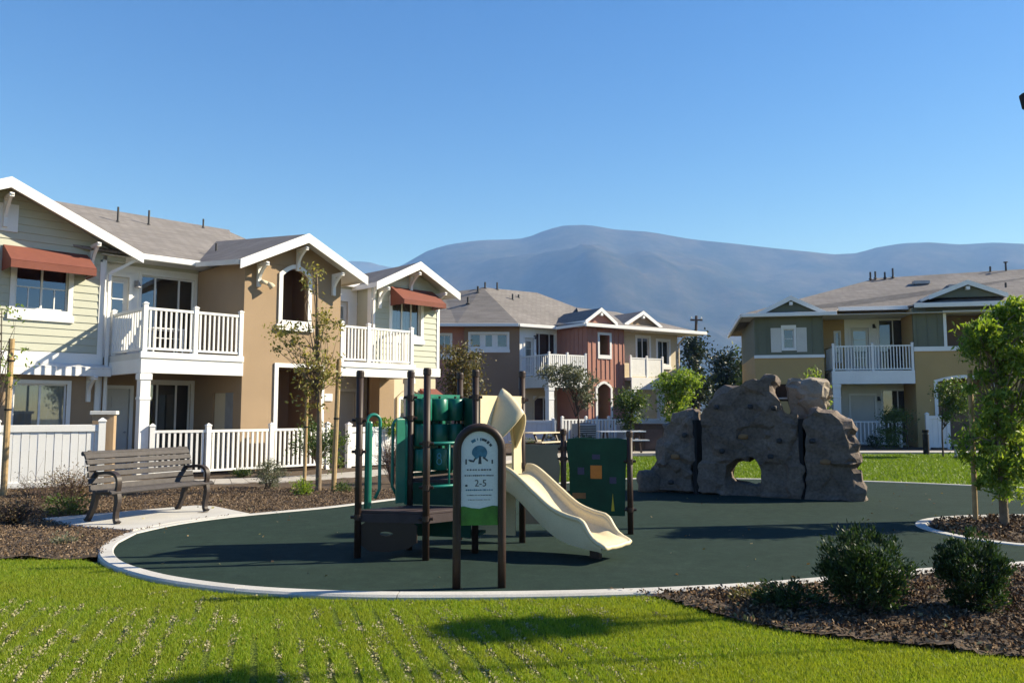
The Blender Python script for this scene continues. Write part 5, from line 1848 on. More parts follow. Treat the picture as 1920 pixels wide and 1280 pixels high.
# left panel, stepped boulders along its edge
m = MB()
prism(m, rpoly([(1232, 921), (1228, 880), (1240, 845), (1262, 812), (1285, 790), (1300, 775), (1301, 924)]), 0.0, 0.75)
for px, py, r_, yb in ((1240, 852, (.24, .30, .34), .35), (1250, 812, (.20, .28, .22), .35), (1266, 790, (.16, .25, .22), .3), (1285, 785, (.17, .3, .2), .35), (1228, 893, (.22, .3, .2), .3), (1252, 838, (.14, .2, .12), .12), (1246, 858, (.1, .2, .14), .1)):
    x, z = rp(px, py)
    blob(m, (x, yb, z), r_, px * .1)
rockify(m, 'rock_panel', 'rock', 1.0)
# middle panel with the tunnel
m = MB()
prism(m, rpoly([(1307, 926), (1307, 776), (1335, 748), (1365, 728), (1400, 714), (1425, 706), (1432, 800), (1400, 860), (1380, 866), (1364, 880), (1364, 929)]), 0.0, 0.85)
prism(m, rpoly([(1424, 706), (1436, 704), (1445, 716), (1450, 740), (1463, 750), (1474, 769), (1502, 772), (1502, 938), (1424, 934), (1418, 905), (1420, 865), (1400, 861), (1395, 820)]), 0.0, 0.85)
prism(m, rpoly([(1360, 930), (1360, 905), (1375, 897), (1400, 905), (1424, 905), (1426, 934)]), 0.12, 0.8)
x, z = rp(1440, 712); blob(m, (x, .3, z), (.12, .3, .1), 3.1)
x, z = rp(1380, 745); blob(m, (x, .45, z), (.45, .4, .25), 4.1)
rockify(m, 'rock_panel', 'rock', 4.0)
# right panel with stacked stones down its outer edge
m = MB()
prism(m, rpoly([(1507, 939), (1507, 773), (1530, 770), (1555, 768), (1575, 785), (1590, 808), (1592, 840), (1600, 870), (1603, 941)]), 0.0, 0.8, back=0.9)
for px, py, r_, yb in ((1583, 800, (.16, .25, .16), .3), (1592, 838, (.15, .25, .14), .3), (1597, 862, (.14, .3, .12), .35), (1604, 893, (.15, .3, .13), .35), (1611, 926, (.14, .3, .16), .3), (1545, 778, (.25, .3, .12), .35)):
    x, z = rp(px, py)
    blob(m, (x, yb, z), r_, px * .13)
rockify(m, 'rock_panel', 'rock', 9.0)
# crowning boulder at the back
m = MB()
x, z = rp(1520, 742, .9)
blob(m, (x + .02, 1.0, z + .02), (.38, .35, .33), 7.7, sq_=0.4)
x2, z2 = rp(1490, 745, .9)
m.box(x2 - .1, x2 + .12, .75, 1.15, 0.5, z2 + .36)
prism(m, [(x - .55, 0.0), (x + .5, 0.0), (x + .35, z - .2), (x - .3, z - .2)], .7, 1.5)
rockify(m, 'crown_boulder', 'rock_sunlit', 2.2, vox=0.045, amp=0.07)
x0, z0 = rp(1452, 742, .9); x1, z1 = rp(1484, 742, .9)
MB().box(x0 - .05, x1, .88, .95, z0 - .1, z0 + .22).build('back_board', 'brown_post', RK)
MB().tube([(x0, .86, z0 - .05), (x1, .86, z0 - .05)], .018, 8).build('hand_bar', 'plate_white', RK)
# dark seams between the panels
for px, py0, py1 in ((1304, 775, 926), (1504.5, 772, 940)):
    xa, za = rp(px, py1); xb, zb = rp(px, py0)
    MB().box(xa - .035, xa + .035, 0.02, 0.6, 0, zb - .12).build('panel_joint', 'dark', RK)
# climbing holds
hr = random.Random(5)
for px, py, mt in ((1408, 762, 'hold_dark'), (1452, 765, 'hold_dark'), (1345, 763, 'hold_dark'), (1285, 815, 'hold_dark'), (1355, 845, 'hold_dark'), (1446, 855, 'hold_dark'), (1524, 826, 'hold_dark'), (1395, 818, 'rock_orange'), (1268, 855, 'rock_orange'), (1548, 865, 'rock_orange'), (1462, 826, 'hold_dark'), (1260, 903, 'hold_dark')):
    x, z = rp(px, py)
    m = MB()
    blob(m, (0, 0, 0), (.05, .045, .045) if mt == 'hold_dark' else (.085, .03, .05), px * .37, 2)
    m.build('climbing_hold', mt, RK, smooth=True, loc=(x, -.07, z))
# two loose boulders at the foot
for (px, py, r_, lab) in ((1217, 905, .22, 'squarish grey boulder leaning on the left foot of the climbing rock'), (1234, 908, .15, 'smooth pale rounded boulder before the squarish grey boulder')):
    r3 = ray(px, 921)
    t = (0.05 - CAM_H) / r3[2]
    m = MB()
    blob(m, (0, 0, r_ * .85), (r_, r_ * .9, r_ * (1.0 if r_ > .2 else 1.25)), px * .3, 3, 0.6 if r_ > .2 else 0.15)
    tag(m.build('boulder', 'rock', smooth=True, loc=(r3[0] * t + (0.05 if r_ < .2 else 0), r3[1] * t, 0.05)), lab, 'boulder')

# ---------------------------------------------------------------- picnic tables, bins, bollards, poles
def picnic(loc, rz, label, mat):
    t = thing('picnic_table', label, 'table', loc, rz)
    for i in range(4):
        MB().box(-.85, .85, -.36 + i * .182, -.36 + i * .182 + .174, .75, .79).build('plank', mat, t)
    for sy in (-1, 1):
        for k in range(2):
            a = sy * .62 + (k - 1) * .15
            MB().box(-.85, .85, a + .004, a + .146, .44, .48).build('seat_plank', mat, t)
    for sx in (-1, 1):
        for sy in (-1, 1):
            MB().bar((sx * .6, sy * .22, .75), (sx * .6, sy * .55, 0), .06, .06).build('leg', 'brown_post', t)
        MB().bar((sx * .6, -.72, .41), (sx * .6, .72, .41), .06, .06).build('seat_bearer', 'brown_post', t)
    return t


picnic((4.05, 29.9, .055), R(8), 'white topped picnic table standing left of the climbing rock', 'white')
picnic((1.0, 28.9, .03), R(50), 'cream topped picnic table on the path behind the slide', 'cream')
bn = thing('bin_enclosure', 'dark brown box enclosure beside the climbing rock and the beige end', 'bin', (5.35, 31.2, .03), R(10))
MB().box(-.5, .5, -.4, .4, 0, 1.0).build('body', 'brown_post', bn, bevel=.02)
MB().box(-.53, .53, -.43, .43, 1.0, 1.06).build('lid', 'brown_post', bn, bevel=.01)
MB().box(-.35, .35, -.415, -.4, .12, .85).build('door', 'deck_brown', bn)
for (x, y, rz, lab) in ((3.3, 36.8, .3, 'pale grey air conditioner box beside the white picket fence'), (5.6, 38.6, .4, 'grey blue air conditioner box at the foot of the red bay')):
    ac = thing('air_conditioner', lab, 'air conditioner', (x, y, 0.0), rz)
    MB().box(-.45, .45, -.4, .4, .05, 1.0).build('body', 'metal_grey', ac, bevel=.03)
    for k in range(8):
        MB().box(-.4, .4, -.412, -.401, .15 + k * .1, .2 + k * .1).build('louvre', 'pipe', ac)
    MB().tube([(0, 0, 1.0), (0, 0, 1.03)], .33, 16).build('fan_grille', 'pipe', ac)

bo = thing('bollard_light', 'black cylindrical bollard at the lawn edge before the yellow block', 'bollard', (14.95, 29.1, 0))
MB().tube([(0, 0, -.05), (0, 0, .74)], .105, 14).build('shaft', 'dark', bo, smooth=False)
MB().tube([(0, 0, .74), (0, 0, .80)], .085, 14).build('louvre_head', 'pipe', bo)
MB().tube([(0, 0, .80), (0, 0, .90)], .11, 14).build('cap', 'dark', bo)
b2 = thing('path_marker', 'slim grey metal marker post on the lawn beside the small tree', 'post', (14.75, 26.8, 0))
MB().tube([(0, 0, -.05), (0, 0, .62)], .05, 10).build('shaft', 'metal_grey', b2)
MB().tube([(0, 0, -.02), (0, 0, .07)], .085, 10).build('base', 'pipe', b2)

up_ = thing('utility_pole', 'wooden utility pole with crossarm above the dark evergreen trees', 'utility pole', (18.3, 80, 0))
MB().tube([(0.35, 0, 0), (0.1, 0, 7), (0.25, 0, 11.1)], [.2, .17, .13], 10).build('pole', 'pole_wood', up_)
MB().box(-.35, .85, -.08, .08, 10.6, 10.75).build('crossarm', 'pole_wood', up_)
for xx in (-.25, .75):
    MB().tube([(xx, 0, 10.75), (xx, 0, 10.85), (xx, 0, 11.0)], [.05, .09, .05], 8).build('insulator', 'plate_white', up_)
MB().tube([(0.1 + (40 / 12) * i, 0, 7.0 - .5 * math.sin(PI * i / 12)) for i in range(13)], .06, 6).build('cable', 'pipe', up_)

lp = thing('street_lamp', 'dark street lamp head on a tall pole beside the leafy tree', 'lamp', (7.86, 11.6, 0))
MB().tube([(0, 0, 0), (0, 0, .5), (0, 0, 6.1)], [.09, .07, .05], 12).build('pole', 'dark', lp)
MB().tube([(0, 0, 0), (0, 0, .1), (0, 0, .14)], [.16, .16, .09], 12).build('base', 'dark', lp)
MB().tube([(0, 0, 6.05), (0, 0, 6.12), (0, 0, 6.3), (0, 0, 6.36)], [.08, .21, .24, .05], 16).build('lamp_head', 'dark', lp)
# ---------------------------------------------------------------- vegetation kit
def leaf_arrays(C, size, rng, aspect=0.45, droop=0.0, spread=1.0, out=None):
    """one folded diamond per centre"""
    n = len(C)
    d = rng.normal(size=(n, 3)) * spread
    if out is not None:
        d += out
    d[:, 2] -= droop
    d /= np.linalg.norm(d, axis=1)[:, None] + 1e-9
    u = rng.normal(size=(n, 3))
    u[:, 2] *= 0.6
    s = np.cross(d, u)
    s /= np.linalg.norm(s, axis=1)[:, None] + 1e-9
    nrm = np.cross(d, s)
    L = size * rng.uniform(0.6, 1.35, n)[:, None]
    W = L * aspect * 0.5
    base = C - d * L * 0.5
    mid = C + nrm * L * 0.06
    V = np.stack([base, mid + s * W, C + d * L * 0.5, mid - s * W], 1).reshape(-1, 3)
    F = np.arange(n * 4).reshape(n, 4)
    return V, F


def crown_points(ells, nclump, nleaf, sig, rng, fill=2.4):
    ws = np.array([e[3] * e[4] * e[5] for e in ells]); ws = ws / ws.sum()
    cl = []
    for e, w_ in zip(ells, ws):
        k = max(2, int(nclump * w_))
        d = rng.normal(size=(k, 3)); d /= np.linalg.norm(d, axis=1)[:, None]
        r_ = rng.uniform(0.05, 1, k) ** (1 / fill)
        cl.append(np.array(e[:3]) + d * r_[:, None] * np.array(e[3:6]))
    cl = np.concatenate(cl)
    idx = rng.integers(0, len(cl), nleaf)
    size = sig * rng.uniform(0.5, 1.4, len(cl))[idx]
    P = cl[idx] + rng.normal(size=(nleaf, 3)) * size[:, None] * np.array([1, 1, 0.75])
    return cl, P


def branches(m, base_pts, cl, rng, r0, nb, k=5):
    """limbs from the trunk polyline to some clumps"""
    bp = np.array(base_pts)
    pick = cl[rng.permutation(len(cl))[:nb]]
    for c in pick:
        t = rng.uniform(0.35, 0.98)
        f = t * (len(bp) - 1)
        i = min(int(f), len(bp) - 2)
        a = bp[i] + (bp[i + 1] - bp[i]) * (f - i)
        if a[2] > c[2]:
            a = bp[0] + (bp[-1] - bp[0]) * 0.45
        mid = (a + c) / 2 + rng.normal(size=3) * 0.06 * np.linalg.norm(c - a) + np.array([0, 0, 0.08 * np.linalg.norm(c - a)])
        m.tube([tuple(a), tuple((a + mid) / 2 + np.array([0, 0, .01])), tuple(mid), tuple(c)], [r0, r0 * .75, r0 * .5, r0 * .15], k)


def make_tree(label, base, trunk, ells, nclump, nleaf, sig, lsize, leaf, bark, r0, seed, name='tree', cat='tree', aspect=0.45, droop=0.2, nb=24, group=None, fill=2.4, limb=0.4):
    """trunk: list of points relative to the base; ells: crown ellipsoids relative to the base (x,y,z,rx,ry,rz)"""
    rng = np.random.default_rng(seed)
    T = thing(name, label, cat, base, 0, group)
    cl, P = crown_points(ells, nclump, nleaf, sig, rng, fill)
    m = MB()
    tp = catmull(trunk, 4)
    n = len(tp)
    m.tube(tp, [r0 * (1.25 if i == 0 else 1) * (1 - 0.72 * i / (n - 1)) for i in range(n)], 9)
    branches(m, tp, cl, rng, r0 * limb, nb)
    m.build('trunk', bark, T, smooth=True)
    keep = P[:, 2] > 0.03
    P = P[keep]
    V, F = leaf_arrays(P, lsize, rng, aspect, droop)
    link('crown', fastmesh('crown', V, F), leaf, T)
    return T


def make_shrub(label, base, rx, ry, h, nleaf, lsize, leaf, seed, name='shrub', cat='shrub', aspect=0.35, nst=14, sig=0.05, bark='bark_dark', droop=-0.3, nclump=60, group=None, zc=0.5, up=0.0, fill=2.2):
    rng = np.random.default_rng(seed)
    T = thing(name, label, cat, base, rng.uniform(0, 6), group)
    ells = [(0, 0, h * zc, rx, ry, h * (1 - zc))]
    cl, P = crown_points(ells, nclump, nleaf, sig, rng, fill)
    P = P[P[:, 2] > 0.0]
    m = MB()
    for c in cl[:nst]:
        b_ = np.array([rng.normal() * .03, rng.normal() * .03, -0.02])
        mid = b_ + (c - b_) * .5 + np.array([c[0], c[1], 0]) * .12
        m.tube([tuple(b_), tuple(mid), tuple(c)], [0.012, 0.008, 0.003], 4)
    m.build('stems', bark, T)
    o = P - np.array([0, 0, h * 0.2])
    o /= np.linalg.norm(o, axis=1)[:, None]
    V, F = leaf_arrays(P, lsize, rng, aspect, droop, 0.6, o * 1.2 + np.array([0, 0, up]))
    link('foliage', fastmesh('foliage', V, F), leaf, T)
    return T


def twig_shrub(label, base, r_, h, nst, seed, mat='twig_dry', nleaf=300, leaf='leaf_dry', lsize=0.03, name='dry_shrub', cat='shrub', rad=0.005, curl=0.3, fork=3, group=None):
    rng = np.random.default_rng(seed)
    T = thing(name, label, cat, base, 0, group)
    m = MB()
    tips = []
    for i in range(nst):
        a = rng.uniform(0, 2 * PI)
        rr = r_ * math.sqrt(rng.uniform(0.02, 1))
        hh = h * rng.uniform(0.5, 1.0) * (1 - 0.35 * rr / r_)
        tip = np.array([rr * math.cos(a), rr * math.sin(a), hh])
        b_ = tip * np.array([.12, .12, 0])
        mid = tip * np.array([.45, .45, .62]) + rng.normal(size=3) * .03 * h
        m.tube([tuple(b_), tuple(mid), tuple(tip)], [rad, rad * .7, rad * .25], 3, cap=False)
        tips += [mid, tip]
        for k in range(fork):
            t2 = mid + (tip - mid) * rng.uniform(0, .6)
            e = t2 + rng.normal(size=3) * .16 * h * np.array([1, 1, .7]) + np.array([0, 0, .08 * h])
            m.tube([tuple(t2), tuple((t2 + e) / 2 + rng.normal(size=3) * .01), tuple(e)], [rad * .55, rad * .4, rad * .2], 3, cap=False)
            tips.append(e)
    m.build('stems', mat, T)
    if nleaf:
        tips = np.array(tips)
        P = tips[rng.integers(0, len(tips), nleaf)] + rng.normal(size=(nleaf, 3)) * .05 * h
        P = P[P[:, 2] > 0.01]
        V, F = leaf_arrays(P, lsize, rng, .45, -.3)
        link('foliage', fastmesh('foliage', V, F), leaf, T)
    return T


def gpt(px, py, z=0.03):
    r_ = ray(px, py)
    t = (z - CAM_H) / r_[2]
    return (r_[0] * t, r_[1] * t, z)


def dpt(px, py, Y):
    r_ = ray(px, py)
    t = Y / r_[1]
    return (r_[0] * t, Y, CAM_H + r_[2] * t)


def ell_px(x0, x1, y0, y1, Y, base, deep=0.9):
    a = dpt((x0 + x1) / 2, (y0 + y1) / 2, Y)
    b_ = dpt(x1, y0, Y)
    rx, rz = b_[0] - a[0], b_[2] - a[2]
    return (a[0] - base[0], a[1] - base[1], a[2] - base[2], rx, rx * deep, rz)


def stake(p, z1, r_, label, lean=(0, 0), group='wooden stakes of the young trees'):
    T = thing('tree_stake', label, 'stake', p, 0, group)
    MB().tube([(0, 0, -.1), (lean[0] * .5, lean[1] * .5, z1 * .5), (lean[0], lean[1], z1)], [r_, r_ * .97, r_ * .92], 9).build('stake_shaft', 'stake', T)
    for z in (z1 * .55, z1 * .86):
        MB().tube([(lean[0] * z / z1, lean[1] * z / z1, z - .015), (lean[0] * z / z1, lean[1] * z / z1, z + .015)], r_ * 1.12, 9).build('tie_strap', 'dark', T)
    return T


# staked young tree before the tan gable
b = (-3.67, 15.34, 0.03)
make_tree('sparse young olive leaved tree between stakes before the tan gable', b, [(0, 0, -.05), (0.0, 0, .8), (-.02, 0, 1.7), (-.08, 0, 2.7), (-.1, 0, 3.7), (-.12, 0, 4.25)],
          [ell_px(545, 645, 650, 740, 15.3, b), ell_px(495, 570, 590, 680, 15.3, b, .8), ell_px(575, 640, 560, 660, 15.3, b), ell_px(565, 610, 495, 570, 15.3, b), ell_px(550, 615, 700, 790, 15.3, b, .7)],
          120, 1700, .085, .08, 'leaf_sparse', 'bark', .06, 11, aspect=.5, nb=70, fill=2.0, limb=.22)
stake((-4.03, 15.70, .03), 2.25, .035, 'thin brown stake on the tan gable side of the olive tree', (.02, 0), None)
stake((-3.42, 15.5, .03), 2.55, .05, 'thick leaning wooden stake beside the sparse olive tree', (.06, .02), None)
# young tree and stake at the left fence
b = (-9.25, 14.4, 0.03)
make_tree('thin sapling with few pale leaves before the board fence', b, [(0, 0, -.05), (-.02, 0, 1.2), (.03, 0, 2.4), (0, 0, 3.4)],
          [ell_px(-60, 45, 570, 605, 14.4, b), ell_px(-40, 60, 640, 700, 14.4, b), ell_px(-40, 40, 690, 725, 14.4, b)], 26, 260, .07, .075, 'leaf_bright', 'bark_dark', .022, 12, nb=22, limb=.4)
stake((-9.14, 14.56, .03), 2.86, .055, 'tall stake beside the thin sapling at the board fence', (0, 0), None)

# trees before the middle block
b = gpt(856, 838, 0.0)
b = (-2.45, 34.5, 0)
make_tree('loose olive tree before the tan wing', b, [(0, 0, -.1), (.05, 0, 1.4), (0, 0, 2.6), (.05, 0, 4.0)], [ell_px(828, 905, 640, 720, 34.5, b), ell_px(845, 918, 690, 765, 34.5, b), ell_px(820, 880, 690, 750, 34.5, b)], 90, 3600, .2, .15, 'leaf_olive', 'bark_dark', .07, 21, nb=30)
b = (2.55, 31.0, 0)
make_tree('leaning grey green tree before the brick red bay', b, [(0, 0, -.1), (.02, 0, 1.2), (-.1, 0, 2.2), (-.2, 0, 3.1)], [ell_px(1012, 1075, 682, 725, 31, b), ell_px(1050, 1120, 690, 735, 31, b), ell_px(1075, 1120, 715, 762, 31, b)], 90, 3400, .14, .12, 'leaf_grey', 'bark_dark', .05, 22, nb=26)
b = (4.85, 33.0, 0)
make_tree('small dense green tree before the white column of the beige end', b, [(0, 0, -.1), (0, 0, .8), (0, 0, 1.9)], [ell_px(1152, 1208, 725, 770, 33, b), ell_px(1158, 1202, 755, 805, 33, b)], 60, 3000, .15, .12, 'leaf_mid', 'bark_dark', .05, 23, nb=14)
b = (6.35, 31.0, 0)
make_tree('bright yellow green tree behind the climbing rock at the beige end', b, [(0, 0, -.1), (0, 0, 1.0), (.1, 0, 2.0), (.05, 0, 2.9)], [ell_px(1232, 1312, 690, 748, 31, b), ell_px(1238, 1295, 735, 790, 31, b)], 80, 4200, .15, .13, 'leaf_bright', 'bark_dark', .06, 24, nb=24)
# dark evergreens far behind
for k, (x0, x1, y0, y1, Y, lf, lab) in enumerate(((1268, 1330, 628, 745, 57, 'leaf_dark', 'dark evergreen tree below the utility pole'), (1322, 1395, 655, 750, 60, 'leaf_dark', 'dark round evergreen tree between the two blocks'), (1370, 1420, 672, 745, 64, 'leaf_dark', 'low dark tree behind the climbing rock crest'), (1398, 1448, 635, 735, 50, 'leaf_mid', 'pointed grey green tree at the olive wall corner'))):
    c = dpt((x0 + x1) / 2, 770, Y)
    b = (c[0], Y, 0)
    es = [ell_px(x0, x1, (y0 * .55 + y1 * .45), y1 + 25, Y, b), ell_px(x0 + (x1 - x0) * .2, x1 - (x1 - x0) * .15, y0, (y0 + y1) / 2 + 10, Y, b)]
    make_tree(lab, b, [(0, 0, -.2), (.1, 0, 2), (0, 0, 4.5)], es, 110, 5200, .35, .26, lf, 'bark_dark', .16, 31 + k, nb=20, aspect=.5)
# by the right block
b = (14.75, 27.6, 0)
make_tree('small round headed tree with a bare stem before the yellow wall', b, [(0, 0, -.1), (0, 0, .8), (.05, 0, 1.6), (.2, 0, 2.4)], [ell_px(1755, 1826, 708, 770, 27.5, b), ell_px(1768, 1815, 755, 800, 27.5, b, .6)], 60, 2600, .12, .11, 'leaf_mid', 'bark_dark', .035, 41, nb=16)
b = (16.6, 33.8, 0)
make_tree('small feathery tree before the yellow block sliding door', b, [(0, 0, -.1), (0, 0, .7), (0, 0, 1.5)], [ell_px(1652, 1705, 765, 800, 33.8, b), ell_px(1650, 1695, 790, 838, 33.8, b)], 50, 2200, .16, .13, 'leaf_mid', 'bark_dark', .04, 42, nb=16, aspect=.3)
b = (12.6, 33.0, 0)
make_tree('slender tree whose leafy top shows behind the crowning boulder', b, [(0, 0, -.1), (0, 0, 1.6), (.05, 0, 3.2)], [ell_px(1508, 1548, 692, 735, 33, b), ell_px(1512, 1556, 725, 800, 33, b)], 40, 1600, .14, .13, 'leaf_bright', 'bark_dark', .05, 43, nb=14)
make_shrub('small round shrub at the white picket fence of the yellow block', (15.55, 34.6, 0), .35, .35, .6, 700, .08, 'leaf_shrub', 44)
# big leafy tree on the island
b = (6.60, 10.89, .05)
es = [ell_px(1805, 1985, 575, 700, 10.9, b, .8), ell_px(1822, 1960, 655, 800, 10.9, b, .8), ell_px(1812, 1960, 760, 905, 10.9, b, .8), ell_px(1795, 1850, 590, 655, 10.7, b, .8), ell_px(1815, 1925, 850, 938, 10.8, b, .8), ell_px(1850, 1990, 560, 620, 11.0, b, .8)]
make_tree('full leafy green tree with drooping leaves on the island bed', b, [(0, 0, -.08), (.0, 0, .5), (.03, 0, 1.2), (.0, 0, 2.0), (.05, 0, 2.8)], es, 200, 17000, .068, .082, 'leaf_bright', 'bark', .062, 51, aspect=.36, droop=.9, nb=60, limb=.3)
stake((6.42, 11.25, .05), 2.1, .035, 'wooden stake under the full leafy tree on the island', (.02, 0), None)
# trees right of the picture whose shade crosses the front lawn
b = (8.0, 7.15, 0)
make_tree('tall park tree right of the front mulch bed', b, [(0, 0, -.1), (.05, 0, 2), (0, 0, 4), (0, 0, 5.2)], [(-.1, -.02, 5.0, .6, .2, .2), (.25, .2, 5.1, .4, .15, .15), (-.35, -.2, 4.9, .35, .13, .12)], 40, 1500, .08, .12, 'leaf_mid', 'bark', .07, 61, nb=10)
b = (7.45, 6.2, 0)
make_tree('second park tree right of the front mulch bed', b, [(0, 0, -.1), (.05, 0, 2), (0, 0, 4), (0, 0, 5.6)], [(0, 0, 5.75, .22, .12, .15)], 12, 600, .08, .11, 'leaf_mid', 'bark', .028, 62, nb=5)

# shrubs
make_shrub('broad dark evergreen shrub in the front mulch bed', (2.72, 6.32, .03), .37, .33, .64, 12000, .038, 'leaf_shrub', 71, aspect=.34, sig=.03, nclump=220, up=.2)
make_shrub('upright dark evergreen shrub beside the broad one in the mulch', (3.55, 6.32, .03), .26, .26, .62, 9500, .036, 'leaf_shrub', 72, aspect=.34, sig=.028, nclump=170, up=.2)
make_shrub('low spreading shrub at the foot of the broad evergreen shrub', (2.16, 6.42, .03), .30, .22, .2, 1800, .04, 'leaf_shrub', 73, sig=.03, nclump=60, aspect=.35)
make_shrub('sparse low shrub on the mulch beside the kerb', (1.95, 6.62, .03), .2, .16, .13, 500, .035, 'leaf_olive', 74, sig=.03)
twig_shrub('tall dry shrub behind the near bench arm', gpt(135, 962), .42, .88, 90, 81, nleaf=1500, leaf='leaf_dry', lsize=.035)
make_shrub('low green shrub under the tall dry shrub', gpt(125, 968), .35, .3, .33, 900, .045, 'leaf_mid', 82)
twig_shrub('dark brown dry shrub beside the thin sapling', gpt(25, 985), .42, .45, 120, 83, nleaf=700, leaf='leaf_dry', mat='bark_dark')
twig_shrub('wispy tall grass clump before the board fence', gpt(85, 945), .55, .8, 26, 84, nleaf=120, leaf='leaf_olive', rad=.004, fork=2, name='grass_clump', cat='grass')
twig_shrub('small wispy shrub at the foot of the board fence', gpt(60, 930), .5, .4, 40, 95, nleaf=200, leaf='leaf_olive', rad=.004, fork=2)
make_shrub('rounded grey green shrub beside the footpath', gpt(505, 916), .32, .3, .58, 2600, .04, 'leaf_grey', 85, sig=.05, nclump=90)
make_shrub('yellow green low plant at the thin stake', gpt(566, 930), .18, .16, .3, 700, .05, 'leaf_bright', 86)
make_shrub('low dark green plant right of the thick stake', gpt(642, 924), .18, .14, .18, 500, .045, 'leaf_mid', 87)
make_shrub('low green weeds at the corner of the picket fence', gpt(455, 893), .3, .2, .17, 600, .05, 'leaf_mid', 88)
make_shrub('tiny silvery weed in the mulch near the bench', gpt(118, 1022), .13, .12, .1, 260, .04, 'leaf_grey', 89)
b = gpt(600, 893)
make_tree('bushy green multi stemmed shrub behind the stakes at the picket fence', b, [(0, 0, -.05), (-.08, 0, .3), (-.2, 0, .7)], [ell_px(545, 620, 790, 860, b[1], b), ell_px(590, 652, 800, 870, b[1], b), ell_px(600, 650, 860, 885, b[1], b, .6)], 60, 2300, .11, .075, 'leaf_mid', 'bark', .05, 90, name='shrub', cat='shrub', nb=26)
twig_shrub('bare reddish twig bush behind the green loop handrails', gpt(738, 908), .42, 1.25, 90, 91, nleaf=500, leaf='leaf_dry', lsize=.035, rad=.007, fork=5)
make_shrub('leafy hedge plant against the board fence of the second sage gable', gpt(728, 872), .5, .3, 1.35, 1500, .08, 'leaf_bright', 92, zc=.8)
for k, (px, py, r_, h_, lf, lab) in enumerate(((1000, 842, .5, .5, 'leaf_mid', 'low shrub beside the cream topped picnic table'), (1042, 838, .45, .7, 'leaf_grey', 'grey shrub at the white picket fence'), (1095, 838, .5, .55, 'leaf_shrub', 'dark shrub behind the green activity panel'), (1195, 843, .5, .35, 'leaf_mid', 'low shrub under the white topped picnic table'))):
    make_shrub(lab, gpt(px, py, .0), r_, r_, h_, 700, .09, lf, 100 + k)

# ---------------------------------------------------------------- grass
def blades(X, Y, hmin, hmax, wd, rng, z=0.0, lean=0.5):
    n = len(X)
    a = rng.uniform(0, 2 * PI, n)
    h = rng.uniform(hmin, hmax, n)
    l = rng.uniform(0, lean, n) * h
    dx, dy = np.cos(a), np.sin(a)
    a2 = rng.uniform(0, 2 * PI, n)
    w_ = wd * rng.uniform(.6, 1.3, n)
    B = np.stack([X, Y, np.full(n, z)], -1)
    s = np.stack([np.cos(a2), np.sin(a2), np.zeros(n)], -1) * w_[:, None] / 2
    tip = B + np.stack([dx * l, dy * l, h], -1)
    V = np.stack([B - s, B + s, tip], 1).reshape(-1, 3)
    return V, np.arange(n * 3).reshape(n, 3)


def outside(X, Y, *polys):
    k = np.ones(len(X), bool)
    for p in polys:
        k &= ~inpoly(X, Y, p)
    return k


KERB_OUT = [(x, y - 0.2) for x, y in catmull(FRONT, 5)]
def lawn_mask(X, Y):
    # front lawn: before the kerb, outside the beds
    line = catmull([(-14, 8.55), (-4.5, 8.55)] + [(x - .10, y - .17) for x, y in FRONT[2:]], 4)
    lx = np.array([p[0] for p in line]); ly = np.array([p[1] for p in line])
    o = np.argsort(lx)
    return (Y < np.interp(X, lx[o], ly[o])) & ~inpoly(X, Y, BED_RIGHT)


rng = np.random.default_rng(8)
n = 780000
Y = 4.4 + 4.3 * rng.uniform(0, 1, n) ** 1.25
X = rng.uniform(-1.02, 1.02, n) * Y
k = lawn_mask(X, Y)
# worn rows: parallel lines of thin grass running away from the camera to the left
RD = Vector((-0.313, 1.0)).normalized()
RNV = Vector((RD.y, -RD.x))
def row_wear(X, Y):
    c = X * RNV.x + Y * RNV.y
    ph = np.abs((c / 0.146) % 1.0 - 0.5) * 2          # 1 at row centre
    fade = np.clip((7.35 - Y) / 1.2, 0, 1) * np.clip((1.3 - X) / 1.6, 0, 1)
    return ph, fade
ph, fade = row_wear(X, Y)
big = np.array([mnoise.noise(Vector((x * 1.3, y * 1.3, 2.0))) for x, y in zip(X[k], Y[k])])
Xk, Yk, phk, fk = X[k], Y[k], ph[k], fade[k]
drop = (phk > 0.66) & (rng.uniform(0, 1, len(Xk)) < 1.1 * fk * np.clip(0.8 + big, 0, 1))
Xk, Yk = Xk[~drop], Yk[~drop]
V, F = blades(Xk, Yk,   .014, .036, .0065, rng, 0.018, 1.0)
tag(link('grass', fastmesh('grass', V, F), 'grass'), 'short bright lawn grass in front of the kerb', 'grass', kind='stuff')
X, Y = scatter(LAWN_FAR, 420, rng)
V, F = blades(X, Y, .03, .07, .03, rng, 0.0, .9)
tag(link('grass', fastmesh('grass', V, F), 'grass_far'), 'mown bright grass of the lawn behind the climbing rock', 'grass', kind='stuff')

# pale dry clumps along the worn rows
n = 150000
Y = 4.45 + 3.0 * rng.uniform(0, 1, n) ** 1.1
row = rng.integers(-75, 40, n)
c = row * 0.146
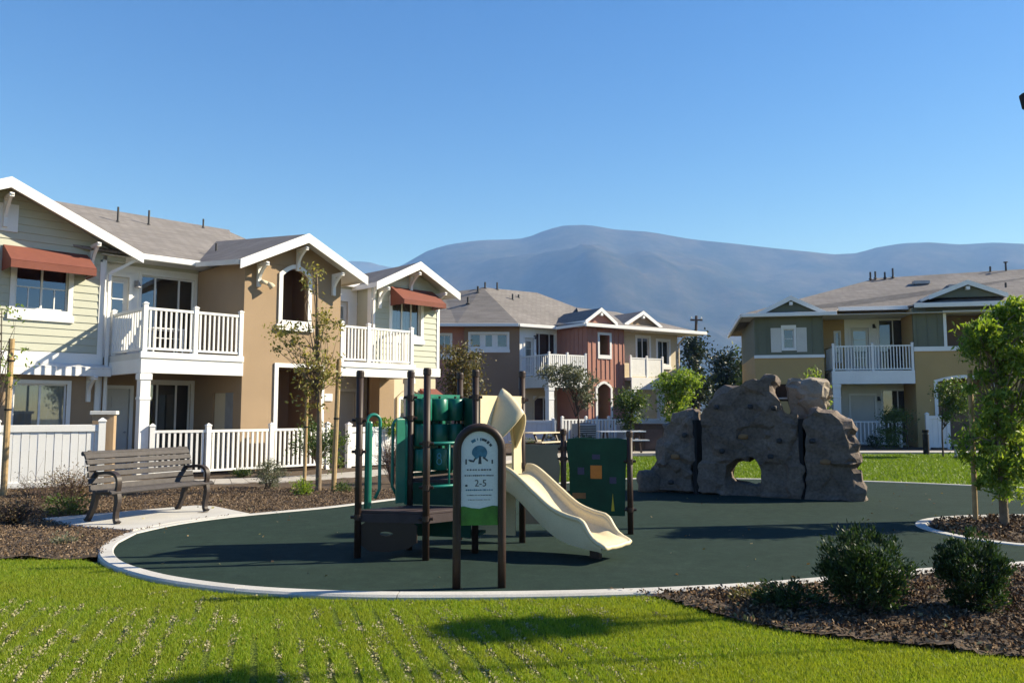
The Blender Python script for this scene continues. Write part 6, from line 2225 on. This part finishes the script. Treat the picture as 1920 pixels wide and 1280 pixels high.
# point on row: X*RNV.x + Y*RNV.y = c
X = (c - Y * RNV.y) / RNV.x + rng.normal(size=n) * 0.024 + 0.03 * np.sin(Y * 5 + row * 2.3)
k = lawn_mask(X, Y) & (np.abs(X) < 1.0 * Y)
X, Y = X[k], Y[k]
cl = np.array([mnoise.fractal(Vector((x * 5.0, y * 3.2, 5.0)), 1.0, 2.0, 3) + 0.5 * mnoise.noise(Vector((x * .9, y * .9, 9.0))) for x, y in zip(X, Y)])
fade = np.clip((7.3 - Y) / 1.5, 0, 1) * np.clip((1.5 - X) / 1.2, 0, 1)
k = (cl + 0.62 * fade > 0.5) & (fade > 0.02)
X, Y = X[k], Y[k]
P = np.stack([X, Y, rng.uniform(.016, .036, len(X))], -1)
V, F = leaf_arrays(P, .016, rng, .8, 0.0, 1.0)
tag(link('dry_thatch', fastmesh('dry_thatch', V, F), 'thatch_bits'), 'pale dry thatch clumps in rows across the front lawn', 'grass', kind='stuff')

# ---------------------------------------------------------------- bark mulch
def mulch(poly, dens, size, mat, label, zc, seed, amp=.02):
    rng = np.random.default_rng(seed)
    X, Y = scatter(poly, dens, rng)
    if len(X) == 0:
        return
    vis = (np.abs(X) < 1.1 * Y + .3) & ~inpoly(X, Y, PAD)
    X, Y = X[vis], Y[vis]
    P = np.stack([X, Y, zc + rng.uniform(-.015, amp + .02, len(X))], -1)
    V, F = leaf_arrays(P, size, rng, .45, 0, 1.0)
    V[:, 2] = np.maximum(V[:, 2], 0.005)
    tag(link('bark_mulch', fastmesh('bark_mulch', V, F), mat), label, 'mulch', kind='stuff')


mulch(BED_RIGHT, 2600, .036, 'chips', 'dark bark mulch around the two evergreen shrubs', .045, 1)
mulch([p for p in BED_LEFT if p[1] < 16.7], 1700, .028, 'chips_light', 'brown bark mulch around the bench and stakes', .05, 2)
mulch(BED_ISLE, 900, .05, 'chips', 'bark mulch on the island under the leafy tree', .06, 3)
# a few pale stones and leaves
rs = random.Random(9)
pal = []
for i in range(90):
    if i < 50:
        x, y = rs.uniform(1.6, 5), rs.uniform(5.1, 7.6)
        if not inpoly(np.array([x]), np.array([y]), BED_RIGHT)[0]:
            continue
    else:
        x, y = rs.uniform(-7, -2.5), rs.uniform(8.7, 16)
        if not inpoly(np.array([x]), np.array([y]), BED_LEFT)[0]:
            continue
    pal.append((x, y, .06))
P = np.array(pal)
V, F = leaf_arrays(np.repeat(P, 3, 0) + np.random.default_rng(3).normal(size=(len(P) * 3, 3)) * .012, .05, np.random.default_rng(2), .7)
tag(link('fallen_leaves', fastmesh('fallen_leaves', V, F), 'thatch_bits'), 'pale fallen leaves and chips scattered on the mulch', 'leaves', kind='stuff')

pr_ = np.random.default_rng(17)
X, Y = scatter(LOOP, 1.1, pr_)
P = np.stack([X, Y, np.full(len(X), .056)], -1)
V, F = leaf_arrays(P, .045, pr_, .6, 0, .6)
V[:, 2] = np.clip(V[:, 2], .052, .07)
tag(link('fallen_leaves', fastmesh('fallen_leaves', V, F), 'leaf_dry'), 'few brown fallen leaves lying on the rubber play surface', 'leaves', kind='stuff')
